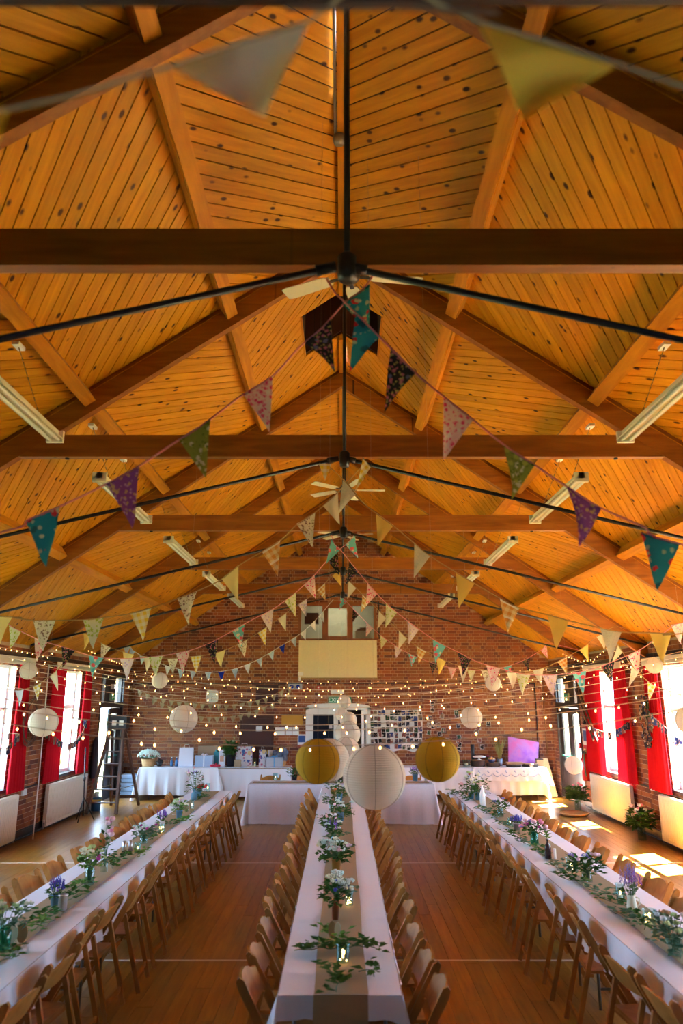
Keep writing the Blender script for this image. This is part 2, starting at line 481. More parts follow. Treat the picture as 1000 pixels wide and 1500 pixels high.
# baseboards
for side, X, sgn in (('left', XL, 1), ('right', XR, -1)):
    mb = MB(); x0, x1 = sorted((X+sgn*0.012, X+sgn*0.045))
    mb.box(x0, x1, YN, 17.5, 0.002, 0.14); mb.box(x0, x1-0.008*sgn if sgn>0 else x1, YN, 17.5, 0.14, 0.155)
    struct(mb.build('baseboard_'+side, DARKWOOD), f'dark skirting board along the {side} wall', 'baseboard')
mb = MB(); mb.box(XL, -2.72, YF-0.045, YF-0.012, 0.002, 0.15); mb.box(-1.77, -0.95, YF-0.045, YF-0.012, 0.002, 0.15); mb.box(0.78, XR, YF-0.045, YF-0.012, 0.002, 0.15)
struct(mb.build('baseboard_far', DARKWOOD), 'dark skirting board along the far brick wall', 'baseboard')

# ---- roof: deck, plank panels, ridge board, trusses, purlins
SL = math.hypot(1, SLOPE)          # slope length per unit x
def panel_frame(sgn):
    d = Vector((sgn, 0, -SLOPE)).normalized()     # down the slope
    y = Vector((0, 1, 0)); n = d.cross(y) if sgn < 0 else y.cross(d)
    n = Vector((-sgn*SLOPE, 0, -1)).normalized()  # points down into the hall
    return d, y, n
for sgn, side in ((-1, 'left'), (1, 'right')):
    mb = MB(); Xe = (XL-0.34) if sgn < 0 else (XR+0.34); hx = 0.52*sgn
    def slab(xa, xb, ya, yb):
        P = [(xa, ya, roofz(xa)), (xb, ya, roofz(xb)), (xb, yb, roofz(xb)), (xa, yb, roofz(xa))]
        Q = [(p[0], p[1], p[2]+0.16) for p in P]; P = [(p[0], p[1], p[2]+0.004) for p in P]
        mb.add(P+Q, [(0,1,2,3),(4,7,6,5),(0,4,5,1),(1,5,6,2),(2,6,7,3),(3,7,4,0)])
    slab(hx, Xe, -1.7, YF+0.6); slab(-0.02*sgn, hx, -1.7, 7.94); slab(-0.02*sgn, hx, 9.0, YF+0.6)
    struct(mb.build('roof', SHADOWGAP), f'dark roof deck above the {side} slope of planks', 'roof')
PX = [0.0, 1.25, 2.66, 4.07, 5.9]
XS = {-1: -XL, 1: XR}
def clip_band(poly, nx, ny, lo, hi):
    def cut(P, f):
        out = []
        for i in range(len(P)):
            a, b = P[i], P[(i+1) % len(P)]; fa, fb = f(a), f(b)
            if fa >= 0: out.append(a)
            if (fa >= 0) != (fb >= 0):
                t = fa/(fa-fb); out.append((a[0]+(b[0]-a[0])*t, a[1]+(b[1]-a[1])*t))
        return out
    P = cut(poly, lambda p: p[0]*nx+p[1]*ny-lo)
    return cut(P, lambda p: hi-(p[0]*nx+p[1]*ny)) if len(P) > 2 else []
PW = 0.124
ys_b = [YN] + TRUSS[1:] + [YF]
cat_rows = ['top', 'upper', 'lower', 'eaves']
ord_ = ['first', 'second', 'third', 'fourth', 'fifth', 'sixth']
for sgn, side in ((-1, 'left'), (1, 'right')):
    d, yv, n = panel_frame(sgn)
    for bay in range(6):
        y0, y1 = ys_b[bay], ys_b[bay+1]
        if bay == 0: y0 = 1.6
        for row in range(4):
            u0, u1 = PX[row]*SL, min(PX[row+1], XS[sgn])*SL
            if bay == 0 and row == 3: continue
            panel = struct(thing('ceiling', f'diagonal pine plank panel, {side} slope, {cat_rows[row]} row, {ord_[bay]} bay from the viewer', 'ceiling'))
            rects = [[(u0,y0),(u1,y0),(u1,y1),(u0,y1)]]
            if bay == 2 and row == 0:
                hu = 0.5*SL; rects = [[(u0,y0),(u1,y0),(u1,7.94),(u0,7.94)], [(u0,9.0),(u1,9.0),(u1,y1),(u0,y1)], [(hu,7.94),(u1,7.94),(u1,9.0),(hu,9.0)]]
            s = 1 if (bay + row) % 2 == 0 else -1      # +: outward goes with +y
            if bay == 0: s = 1 if row % 2 == 0 else -1
            c = math.sqrt(0.5); dirv = (c, s*c); nv = (-s*c, c)
            vals = [p[0]*nv[0]+p[1]*nv[1] for r_ in rects for p in r_]
            k = math.floor(min(vals)/PW)
            while k*PW < max(vals):
                for r_ in rects:
                    P = clip_band(r_, nv[0], nv[1], k*PW+0.005, (k+1)*PW-0.005)
                    if len(P) < 3: continue
                    cu = sum(p[0] for p in P)/len(P); cy = sum(p[1] for p in P)/len(P)
                    org = Vector((0,0,RIDGE)) + d*cu + yv*cy
                    ax = d*dirv[0] + yv*dirv[1]; ay = n.cross(ax)
                    pts = []
                    for p in P:
                        w = d*(p[0]-cu) + yv*(p[1]-cy); pts.append((w.dot(ax), w.dot(ay)))
                    area = sum(pts[i][0]*pts[(i+1)%len(pts)][1]-pts[(i+1)%len(pts)][0]*pts[i][1] for i in range(len(pts)))
                    if abs(area) < 0.004: continue
                    if area < 0: pts = pts[::-1]
                    th = 0.018 + 0.003*R.random(); K = len(pts)
                    V = [(a, b, th) for a, b in pts] + [(a, b, -0.002) for a, b in pts]
                    m = MB(); m.add(V, [tuple(range(K))] + [(i+K, (i+1)%K+K, (i+1)%K, i) for i in range(K)])
                    M = Matrix((( ax.x, ay.x, n.x, org.x), (ax.y, ay.y, n.y, org.y), (ax.z, ay.z, n.z, org.z), (0,0,0,1)))
                    m.build('plank', PLANK, panel, mw=M)
                k += 1
# ridge board and services under it
mb = MB(); mb.box(-0.035, 0.03, 0.5, 7.9, RIDGE-0.11, RIDGE-0.02); mb.box(-0.035, 0.03, 9.02, YF-0.02, RIDGE-0.11, RIDGE-0.02)
struct(mb.build('ridge_beam', PURLIN), 'pine ridge board running along the top of the roof', 'beam')
rc = thing('ridge_conduit', 'thin grey electrical conduit along the ridge with a round junction box', 'conduit')
mb = MB(); mb.tube([(-0.055, 0.5, RIDGE-0.10), (-0.055, 5.3, RIDGE-0.10)], 0.012); part(mb, 'pipe', GREYM, rc)
mb = MB(); mb.lathe([(0.0,-0.09),(0.05,-0.085),(0.055,-0.05),(0.055,-0.02)], 12, (-0.02, 5.3, RIDGE-0.09)); part(mb, 'junction_box', GREYM, rc)
# hatch box above the ridge
mb = MB(); t = 0.04
for a, b, c_, d_ in ((-0.54,-0.50,7.90,9.04),(0.50,0.54,7.90,9.04)): mb.box(a,b,c_,d_,6.985,8.3)
for yy in (7.94, 9.04): mb.poly([(-.54,yy,6.98),(0,yy,7.345),(.54,yy,6.98),(.54,yy,8.3),(-.54,yy,8.3)], (0,1,0), .04)
mb.box(-0.54,0.54,7.9,9.04,8.3,8.34)
ht = struct(thing('roof_vent', 'dark square ventilation shaft opening through the ridge', 'vent'))
part(mb, 'shaft', simple('vent_brown', (0.05,0.018,0.008), 0.7), ht)
for k in range(8):
    mb = MB(); xx = -0.5+0.125*k; mb.poly([(xx+.004,9.0,roofz(xx+.004)+.01),(xx+.121,9.0,roofz(xx+.121)+.01),(xx+.121,9.0,8.28),(xx+.004,9.0,8.28)], (0,1,0), .025); mb.build('board', simple('vent_board', (0.10,0.03,0.012), 0.6) if k == 0 else bpy.data.materials['vent_board'], ht)
for s in (-1, 1): part(MB().bar((s*0.5, 7.94, 6.985), (s*0.5, 9.0, 6.985), 0.025, 0.05), 'edging', PURLIN, ht)

def z_low(x): return 7.01 - SLOPE*abs(x)
def make_truss(y, label):
    t = struct(thing('roof_truss', label, 'roof truss', (0, y, 0)))
    for s in (-1, 1):
        xe = (XL if s < 0 else XR)
        mb = MB()   # rafter: 80 mm thick, 230 mm deep, lower edge on z_low
        o = Vector((s*SLOPE, 0, 1)).normalized()*0.20
        a = Vector((0, 0, z_low(0))); b = Vector((xe, 0, z_low(xe)))
        V = []
        for yy in (0.0, 0.085):
            V += [(a.x, yy, a.z), (b.x, yy, b.z), (b.x, yy, b.z+0.245), (a.x, yy, a.z+0.245)]
        mb.add(V, [(0,1,2,3),(7,6,5,4),(0,4,5,1),(3,2,6,7),(1,5,6,2),(0,3,7,4)])
        part(mb, 'rafter', BEAM, t)
        mb = MB(); V = []
        for yy in (0.018, 0.075):
            V += [(a.x, yy, a.z+0.24), (b.x, yy, b.z+0.24), (b.x, yy, b.z+0.345), (a.x, yy, a.z+0.345)]
        mb.add(V, [(0,1,2,3),(7,6,5,4),(0,4,5,1),(3,2,6,7),(1,5,6,2),(0,3,7,4)])
        part(mb, 'packer', BEAM, t)
        mb = MB(); V = []
        for yy in (-0.004, 0.02):
            V += [(a.x, yy, a.z+0.236), (b.x, yy, b.z+0.236), (b.x, yy, b.z+0.246), (a.x, yy, a.z+0.246)]
        mb.add(V, [(0,1,2,3),(7,6,5,4),(0,4,5,1),(3,2,6,7),(1,5,6,2),(0,3,7,4)])
        part(mb, 'bead', PURLIN, t)
        mb = MB(); mb.tube([(s*0.03, -0.03, 4.735), (xe*0.995, -0.03, 3.36)], 0.019, 8); part(mb, 'tie_rod', BLACK, t)
        mb = MB(); mb.tube([(s*0.03, -0.03, 4.735), (s*0.14, -0.03, 4.712)], 0.03, 8); part(mb, 'turnbuckle', BLACK, t)
    mb = MB(); mb.add([(-3.22,-0.0,4.765),(3.22,-0.0,4.765),(2.9,-0.0,4.995),(-2.9,-0.0,4.995),(-3.22,0.083,4.765),(3.22,0.083,4.765),(2.9,0.083,4.995),(-2.9,0.083,4.995)],
                      [(0,1,2,3),(7,6,5,4),(0,4,5,1),(3,2,6,7),(1,5,6,2),(0,3,7,4)])
    mb.v = [(p[0], p[1]-0.006, p[2]) for p in mb.v]
    part(mb, 'collar_beam', BEAM, t)
    mb = MB(); mb.tube([(0.03, -0.045, 4.72), (0.03, -0.045, 6.98)], 0.017, 8); part(mb, 'king_rod', BLACK, t)
    mb = MB(); mb.lathe([(0,-0.05),(0.045,-0.05),(0.05,0.0),(0.05,0.09),(0.03,0.11),(0,0.11)], 12, (0.03,-0.04,4.70)); part(mb, 'rod_coupling', BLACK, t)
    for s in (-1, 1):
        mb = MB(); mb.lathe([(0.022,0),(0.022,-0.012),(0,-0.014)], 8, (s*2.75, 0.04, 4.764)); part(mb, 'bolt', BLACK, t)
    return t
tl = ['dark roof truss nearest the viewer, its collar beam crossing the whole picture', 'second roof truss from the viewer, collar beam with kinked rafter ends',
      'third roof truss from the viewer', 'fourth roof truss from the viewer', 'fifth roof truss, closest to the brick gable']
proto = make_truss(TRUSS[1], tl[0]); bpy.context.view_layer.update(); reg(proto)
for k in range(1, 5): dup(proto, (0, TRUSS[k+1], 0), None, tl[k])
# purlins between the trusses, square to the slope
pn = 0
for sgn, side in ((-1, 'left'), (1, 'right')):
    for row, xc in enumerate((1.25, 2.66, 4.07)):
        for bay in range(6):
            y0 = (ys_b[bay] + (0.085 if bay else 0)); y1 = ys_b[bay+1]
            if bay == 0: y0 = 1.6
            nrm = Vector((-sgn*SLOPE, 0, -1)).normalized(); dn = Vector((sgn, 0, -SLOPE)).normalized()
            top = Vector((sgn*xc, (y0+y1)/2, roofz(xc))); c = top + nrm*0.095
            mb = MB(); mb.obox((0,0,0), dn*0.062, Vector((0, (y1-y0)/2-0.002, 0)), nrm*0.095)
            o = mb.build('purlin_beam', PURLIN, None, c)
            struct(o, f'pine purlin, {side} slope, {["top","middle","lowest"][row]} line, {ord_[bay]} bay from the viewer', 'beam')
            mb = MB(); mb.obox(dn*0.0655 + nrm*0.06, dn*0.003, Vector((0, (y1-y0)/2-0.002, 0)), nrm*0.006)
            o2 = mb.build('bead', PURLIN, o); pn += 1
# wall plates at the eaves
for sgn, X, side in ((-1, XL, 'left'), (1, XR, 'right')):
    mb = MB(); x0, x1 = sorted((X, X - sgn*0.05)); mb.box(x0, x1, 1.0, YF, 3.12, 3.2)
    struct(mb.build('trim_1' if sgn < 0 else 'trim_2', DARKWOOD), f'dark picture rail high on the {side} wall', 'trim')
# gallery beam right above the viewer
mb = MB(); mb.box(XL, XR, 0.95, 1.2, 3.86, 4.1)
struct(mb.build('gallery_beam', simple('dark_beam', (0.03,0.008,0.006), 0.5, noise_amt=0.2)), 'very dark beam across the top edge, out of focus', 'beam')
mb = MB(); pts = [on_y(420+12*k, 16 - 9*math.sin(pi*k/26)**2*0.6 + (k-13)*0.3, 0.9) for k in range(0, 27)]
tag(MB().tube(pts, 0.004, 6).build('jute_rope', simple('old_rope', (.16,.08,.03), .9)), 'blurred pale rope looped along the dark beam at the very top', 'rope')

# ---- windows
def make_window(side, n, c):
    X = XL if side == 'left' else XR; sg = -1 if side == 'left' else 1
    w = struct(thing(f'window_{n}', f'tall white-framed window, {side} wall, centred {c:.0f} metres down the hall', 'window', (X, c, 0)))
    def bx(m, d0, d1, a0, a1, z0, z1):
        x0, x1 = sorted((sg*d0, sg*d1)); m.box(x0, x1, a0, a1, z0, z1)
    m = MB()
    bx(m, .12, .19, -.80, -.73, .92, 3.0); bx(m, .12, .19, .73, .80, .92, 3.0); bx(m, .12, .19, -.73, .73, .92, .99); bx(m, .12, .19, -.73, .73, 2.93, 3.0)
    part(m, 'frame', WINFRAME, w)
    m = MB(); bx(m, .11, .20, -.035, .035, .99, 2.93); part(m, 'mullion', WINFRAME, w)
    m = MB(); bx(m, .115, .195, -.73, .73, 2.20, 2.27); part(m, 'transom', WINFRAME, w)
    for a0, a1 in ((-.73,-.035),(.035,.73)):
        for z0, z1 in ((.99,2.20),(2.27,2.93)):
            m = MB(); bx(m, .150, .154, a0, a1, z0, z1); m.build('pane', GLASS, w)
    m = MB(); bx(m, -0.05, .12, -.84, .84, .875, .925); part(m, 'sill', DARKWOOD, w)
    m = MB(); bx(m, 0.0, .12, -.80, -.785, .925, 3.0); bx(m, 0.0, .12, .785, .80, .925, 3.0); bx(m, 0, .12, -.785, .785, 2.985, 3.0); part(m, 'reveal', WINFRAME, w)
    return w
for i, c in enumerate(WINC): make_window('left', i+1, c)
for i, c in enumerate(WINC): make_window('right', i+5, c)
lm = 'white painted'
# pelmets, curtains, tracks
def curtain_mesh(a0t, a1t, a0b, a1b, z0, z1, folds, amp=0.035):
    m = MB(); nu = folds*8; nz = 8; V = []
    for j in range(nz+1):
        t = j/nz; z = z1 + (z0-z1)*t
        for i in range(nu+1):
            s = i/nu; a = (a0t+(a0b-a0t)*t)*(1-s) + (a1t+(a1b-a1t)*t)*s
            ph = 2*pi*folds*s + 0.5*math.sin(3*s+t*2); A = amp*(0.55+0.45*t)
            V.append((A*math.sin(ph), a + 0.01*math.sin(ph*2+t), z + 0.004*math.sin(ph)))
    F = [(j*(nu+1)+i, j*(nu+1)+i+1, (j+1)*(nu+1)+i+1, (j+1)*(nu+1)+i) for j in range(nz) for i in range(nu)]
    m.add(V, F, 0, True); return m
def curtain(side, a0t, a1t, a0b, a1b, label):
    X = (XL+0.11) if side == 'left' else (XR-0.11); c = (a0t+a1t)/2
    m = curtain_mesh(a0t-c, a1t-c, a0b-c, a1b-c, 0.85, 3.02, max(3, int((a1b-a0b)/0.11)))
    tag(m.build('curtain', REDCURT, None, (X, c, 0)), label, 'curtain')
    return
for side, X, sg in (('left', XL, 1), ('right', XR, -1)):
    for c, nm in ((12.13, 'nearer'), (15.42, 'farther')):
        m = MB(); m.box(*sorted((sg*0.02, sg*0.19)), -1.13, 1.13, 3.03, 3.045); m.box(*sorted((sg*0.175, sg*0.19)), -1.13, 1.13, 2.985, 3.11)
        t = thing('curtain_pelmet', f'cream pelmet board over the {nm} {side} window', 'pelmet', (X, c, 0)); part(m, 'board', CREAM, t)
        m = MB(); m.tube([(sg*0.11, -1.1, 3.02), (sg*0.11, 1.1, 3.02)], 0.008, 6); part(m, 'track', WHITE, t)
curtain('left', 12.80, 13.24, 12.78, 13.50, 'dark red curtain at the right side of the nearer left window')
curtain('left', 14.32, 15.02, 14.25, 15.10, 'dark red curtain gathered beside the white pole, left wall')
curtain('left', 16.12, 16.55, 16.02, 16.78, 'dark red curtain next to the left exit door')
curtain('right', 15.72, 16.72, 15.85, 16.90, 'bright red curtain nearest the right exit door')
curtain('right', 14.32, 14.92, 14.20, 15.08, 'bright red curtain right of the farther right-hand window')
curtain('right', 12.86, 13.36, 12.80, 13.62, 'bright red curtain left of the nearer right-hand window')
curtain('left', 10.9, 11.5, 10.8, 11.5, 'dark red curtain at the near side of the nearer left window')
curtain('right', 10.9, 11.4, 10.8, 11.4, 'red curtain at the near side of the nearer right-hand window')
# white pole in front of the left curtain
a = on_x(71, 982, XL+0.32); b = on_x(56, 1150, XL+0.32)
t = thing('window_pole', 'tall thin white pole standing by the left curtain', 'pole', (b.x, b.y, 0))
m = MB(); m.tube([(0,0,0.9),(0,a.y-b.y,3.02)], 0.012, 8); part(m, 'shaft', WHITE, t)
m = MB(); m.tube([(0,0,0.02),(0,0,0.9)], 0.012, 8); part(m, 'foot', WHITE, t)

# ---- side exit doors
def make_exit(side, n, open_leaf):
    X = XL if side == 'left' else XR; sg = -1 if side == 'left' else 1
    d = struct(thing(f'door_{n}', f'dark double exit door with tall glazing in the {side} wall', 'door', (X, 0, 0)))
    def bx(m, d0, d1, a0, a1, z0, z1):
        x0, x1 = sorted((sg*d0, sg*d1)); m.box(x0, x1, a0, a1, z0, z1)
    m = MB(); A0, A1 = 17.55, 19.42
    bx(m,-.02,.14,A0,A0+.08,0,2.98); bx(m,-.02,.14,A1-.08,A1,0,2.98); bx(m,-.02,.14,A0+.08,A1-.08,2.9,2.98); bx(m,-.02,.14,A0+.08,A1-.08,2.18,2.30)
    part(m, 'frame', DARKWOOD, d)
    # top lights with a solid middle
    m = MB(); bx(m,.03,.10,A0+.08,A0+.16,2.3,2.9); bx(m,.03,.10,A0+.42,A1-.62,2.3,2.9); bx(m,.03,.10,A1-.14,A1-.08,2.3,2.9); part(m, 'top_panel', DARKWOOD, d)
    for a0, a1 in ((A0+.16,A0+.42),(A1-.62,A1-.14)):
        m = MB(); bx(m,.06,.065,a0,a1,2.3,2.9); m.build('pane', GLASS, d)
    mid = (A0+A1)/2
    for k, (a0, a1) in enumerate(((A0+.08, mid), (mid, A1-.08))):
        w = a1-a0; hinge = a0 if k == 0 else a1
        ang = 0
        if open_leaf == k: ang = 1.35*sg*(1 if k == 0 else -1)*-1
        e = MB(); s = 1 if k == 0 else -1
        def lb(m_, a_, b_, z0, z1, t0=-0.022, t1=0.022):
            y0, y1 = sorted((s*a_, s*b_)); m_.box(t0, t1, y0, y1, z0, z1)
        lb(e, .005, .20, .01, 2.17); lb(e, w-.19, w-.005, .01, 2.17); lb(e, .20, w-.19, .01, .85); lb(e, .20, w-.19, 2.03, 2.17)
        leaf = e.build('door_leaf', DARKWOOD, d, (sg*0.07, hinge, 0)); leaf.rotation_euler = (0, 0, ang)
        g = MB(); lb(g, .20, w-.19, .85, 2.03, -.003, .003); g.build('pane', GLASS, leaf)
        g = MB(); lb(g, .1, w-.1, .98, 1.02, -sg*.06-.012, -sg*.06+.012); g.build('push_bar', simple('push_bar_green', (0.02,0.16,0.12), 0.4) if n == 11 and k == 0 else bpy.data.materials['push_bar_green'], leaf)
    return d
make_exit('left', 11, 0); make_exit('right', 12, -1)
# ---- far wall double door
YD = YF
d = struct(thing('door_13', 'white double doors with shallow arched head under the exit sign', 'door', (-0.09, YF, 0)))
m = MB(); m.box(-.86,-.78,-.05,.12,0,2.18); m.box(.78,.86,-.05,.12,0,2.18)
P = [(-.86,-.05,2.1)] + [(.86*math.cos(pi - pi*k/10), -.05, 2.18+0.10*math.sin(pi*k/10)) for k in range(11)] + [(.86,-.05,2.1)]
m.poly(P, (0,-1,0), .12); part(m, 'frame', WHITE, d)
m = MB(); m.box(-.78,-.66,-.02,.03,0.01,2.1); m.box(-.12,0.0,-.02,.03,0.01,2.1); m.box(-.66,-.12,-.02,.03,0.01,.85); m.box(-.66,-.12,-.02,.03,1.98,2.1)
leaf = part(m, 'door_leaf', WHITE, d, 'closed left leaf with a dark glass panel')
m = MB(); m.box(-.66,-.12,0.0,.006,.85,1.98); m.build('pane', simple('dark_pane', (0.02,0.022,0.03), 0.1), leaf)
m = MB(); m.box(-.24,-.155,-.004,0.0,1.62,1.72); m.build('notice', simple('pale_notice', (0.7,0.6,0.6), 0.7), leaf)
m = MB()
for a0, a1, z0, z1 in ((0,.12,.01,2.1),(.62,.76,.01,2.1),(.12,.62,.01,.85),(.12,.62,1.98,2.1)): m.box(-.025,.025,-a1,-a0,z0,z1)
leaf = m.build('door_leaf', WHITE, d, (.76, 0.0, 0)); leaf.rotation_euler = (0,0,-0.18); leaf['label'] = 'right leaf standing open into the hall'
m = MB(); m.box(-.004,.004,-.62,-.12,.85,1.98); m.build('pane', DIMGLASS, leaf)
m = MB()
m.box(-1.6,1.6,1.9,1.95,0,2.4); m.box(-1.6,-1.55,.34,1.9,0,2.4); m.box(1.55,1.6,.34,1.9,0,2.4); m.box(-1.6,1.6,.34,1.95,2.4,2.45)
struct(m.build('wall_corridor', simple('corridor', (0.10,0.08,0.07), 0.9), None, (-0.09, YF, 0)), 'dim corridor seen through the open far door', 'wall')
# ---- brown door and boarded opening on the far wall
d = struct(thing('door_14', 'dark brown door behind the gift table on the far wall', 'door', (-2.245, YF-.012, 0)))
m = MB(); m.box(-.44,-.38,-.04,0,0,1.95); m.box(.38,.44,-.04,0,0,1.95); m.box(-.38,.38,-.04,0,1.88,1.95); part(m, 'frame', BROWNDOOR, d)
m = MB(); m.box(-.378,.378,-.03,0,0.01,1.878); leaf = part(m, 'door_leaf', BROWNDOOR, d)
m = MB(); m.box(-.02,.14,-.036,-.031,1.55,1.68); m.build('notice', simple('notice_white', (.75,.75,.75), .7), leaf)
m = MB(); m.box(-.3,.3,-.02,.0,2.28,2.72); m.box(-.34,.34,-.03,.0,2.72,2.76); m.box(-.34,.34,-.03,.0,2.24,2.28)
tag(m.build('boarded_hatch', BROWNDOOR, None, (-2.0, YF-.012, 0)), 'dark brown boarded panel on the far wall beside the clock', 'panel')
# ---- gable window and room behind
w = struct(thing('window_15', 'varnished three-light window high in the brick gable', 'window', (-.11, YF, 0)))
WF = simple('varnished_frame', (0.24,0.075,0.02), 0.35, noise_amt=0.25, nscale=8)
m = MB(); 
for a, b, c_, e in ((-1.08,-1.0,3.95,4.97),(1.0,1.08,3.95,4.97),(-1.0,1.0,4.88,4.97),(-1.12,1.12,3.93,3.985),(-.42,-.34,3.985,4.88),(.34,.42,3.985,4.88)):
    m.box(a,b,-.045,.08,c_,e)
part(m, 'frame', WF, w)
m = MB(); 
for a, b, c_, e in ((-.34,-.26,3.985,4.88),(.26,.34,3.985,4.88),(-.26,.26,3.985,4.05),(-.26,.26,4.81,4.88)): m.box(a,b,-.06,.0,c_,e)
s = part(m, 'sash', WF, w)
FROST = glass('frosted_glass', (0.85,0.85,0.8)); 
m = MB(); m.box(-.26,.26,-.03,-.026,4.05,4.81); m.build('pane', FROST, s)
for a, b in ((-1.0,-.42),(.42,1.0)):
    m = MB(); m.box(a,b,.02,.024,3.985,4.88); m.build('pane', DIMGLASS, w)
m = MB(); rm = simple('upstairs_paint', (0.42,0.42,0.33), 0.9)
m.box(-1.6,1.6,1.9,1.95,3.3,5.2); m.box(-1.6,-1.55,.34,1.9,3.3,5.2); m.box(1.55,1.6,.34,1.9,3.3,5.2); m.box(-1.6,1.6,.34,1.95,5.2,5.25); m.box(-1.6,1.6,.34,1.95,3.3,3.35)
struct(m.build('wall_upstairs', rm, None, (-.11, YF, 0)), 'pale green painted upstairs room behind the gable window', 'wall')
t = thing('ceiling_lamp', 'lit strip lamp in the upstairs room behind the middle pane', 'lamp', (-.11, YF+1.0, 5.16))
m = MB(); m.box(-.3,.3,-.05,.05,-.03,.03); part(m, 'diffuser', simple('lit_diffuser', (1,1,.9), .5, emit=(1,.95,.8), estr=30), t)
m = MB(); m.box(-.32,.32,-.06,.06,.03,.04); part(m, 'casing', WHITE, t)
t = thing('storage_box', 'white box with papers on top behind the right gable pane', 'box', (.62, YF+.62, 3.36))
m = MB(); m.box(-.24,.24,-.15,.15,0,.88); part(m, 'body', simple('box_white', (.7,.72,.65), .7), t)
m = MB(); m.box(-.18,.1,-.1,.1,.88,.93); m.box(-.1,.2,-.12,.08,.93,.97); part(m, 'papers', simple('paper_stack', (.25,.12,.08), .8), t)
t = thing('wall_cupboard', 'dark red cupboard behind the left gable pane', 'cupboard', (-.85, YF+.7, 4.45))
m = MB(); m.box(-.2,.2,-.12,.12,0,.3); part(m, 'body', simple('dark_red', (.04,.008,.006), .6), t)
m = MB(); m.box(-.19,.19,-.135,-.12,.01,.29); part(m, 'door', simple('dark_red2', (.05,.01,.008), .6), t)
# ---- added window in the unseen wall, brings daylight to the nearest flags
w = struct(thing('window_16', 'added small gable window behind the viewer, daylight for the nearest flags', 'window', (0, YN, 0)))
m = MB()
for a, b, c_, e in ((-.38,-.33,3.5,4.3),(.33,.38,3.5,4.3),(-.33,.33,4.25,4.3),(-.33,.33,3.5,3.55)): m.box(a,b,-.2,-.12,c_,e)
part(m, 'frame', WF, w)
m = MB(); m.box(-.33,.33,-.162,-.158,3.55,4.25); m.build('pane', GLASS, w)
# ---- cream panel under it
t = thing('cream_panel', 'large blank cream textured panel below the gable window', 'panel', (-.1, YF-.012, 2.94))
m = MB(); m.box(-1.06,1.06,-.09,0,0,.99); part(m, 'board', simple('textured_cream', (0.72,0.62,0.38), 0.85, noise_amt=0.08, nscale=30), t)
m = MB(); m.box(-1.08,1.08,-.12,0,-.035,0); part(m, 'ledge', simple('ledge_wood', (0.30,0.18,0.05), .6), t)
# ---- cable run
t = thing('cable_conduit', 'black conduit running level right across the far wall', 'conduit', (0, YF-.035, 2.79))
m = MB(); m.tube([(-5.6,0,0),(5.2,0,0)], .014, 6); part(m, 'pipe', BLACK, t)
m = MB(); m.tube([(5.2,0,0),(5.2,0,-2.7)], .014, 6); part(m, 'downpipe', BLACK, t)
m = MB(); m.lathe([(0,-.03),(.035,-.03),(.035,.03),(0,.03)], 8, (2.2,0,0)); part(m, 'junction_box', BLACK, t)
t = thing('black_downpipe', 'slim black pipe down the gable beside the window edge', 'pipe', (1.03, YF-.03, 0))
m = MB(); m.tube([(0,0,3.97),(0,0,5.0)], .016, 6); part(m, 'pipe', BLACK, t)
# timber strip beside right corner
t = thing('corner_post', 'thin copper pipe down the right end of the far wall', 'pipe', (5.42, YF-.05, 0))
m = MB(); m.tube([(0,0,1.0),(0,0,2.9)], .014, 6); part(m, 'pipe', simple('copper_pipe', (.35,.16,.07), .4, .6), t)
# ---- radiators
def radiator(side, c, w, label):
    X = XL if side == 'left' else XR; sg = 1 if side == 'left' else -1
    t = thing('radiator', label, 'radiator', (X+sg*.022, c, 0))
    def bx(m, d0, d1, a0, a1, z0, z1): m.box(*sorted((sg*d0, sg*d1)), a0, a1, z0, z1)
    m = MB(); n = int(w/.07); 
    bx(m, .05, .12, -w/2, w/2, .07, .80)
    for k in range(n):
        a0 = -w/2+.03+k*(w-.06)/n; bx(m, .12, .127, a0+.01, a0+(w-.06)/n-.012, .12, .75)
    part(m, 'panel', CREAM, t)
    m = MB()
    for k in range(int(w/.04)): a0 = -w/2+.01+k*.04; bx(m, .055, .115, a0, a0+.02, .80, .812)
    part(m, 'top_grille', CREAM, t)
    for q in (-1, 1): m = MB(); m.tube([(sg*.085,q*(w/2+.03),.02),(sg*.085,q*(w/2+.03),.14),(sg*.085,q*w/2,.14)], .011, 6); part(m, 'pipe', GREYM, t)
    m = MB(); m.lathe([(0,0),(.022,0),(.024,.05),(.0,.055)], 8, (sg*.085,-w/2-.03,.14)); part(m, 'valve', WHITE, t)
    for q in (-1, 1):
        m = MB(); bx(m, -.008, .05, *sorted((q*(w/2-.2), q*(w/2-.15))), .2, .7); part(m, 'bracket', GREYM, t)
radiator('left', 15.65, 2.15, 'cream panel radiator under the farther left window')
radiator('left', 12.1, 2.3, 'cream panel radiator at the left picture edge')
radiator('right', 15.65, 2.25, 'cream panel radiator under the farther right-hand window')
radiator('right', 12.1, 2.3, 'cream panel radiator cut by the right picture edge')
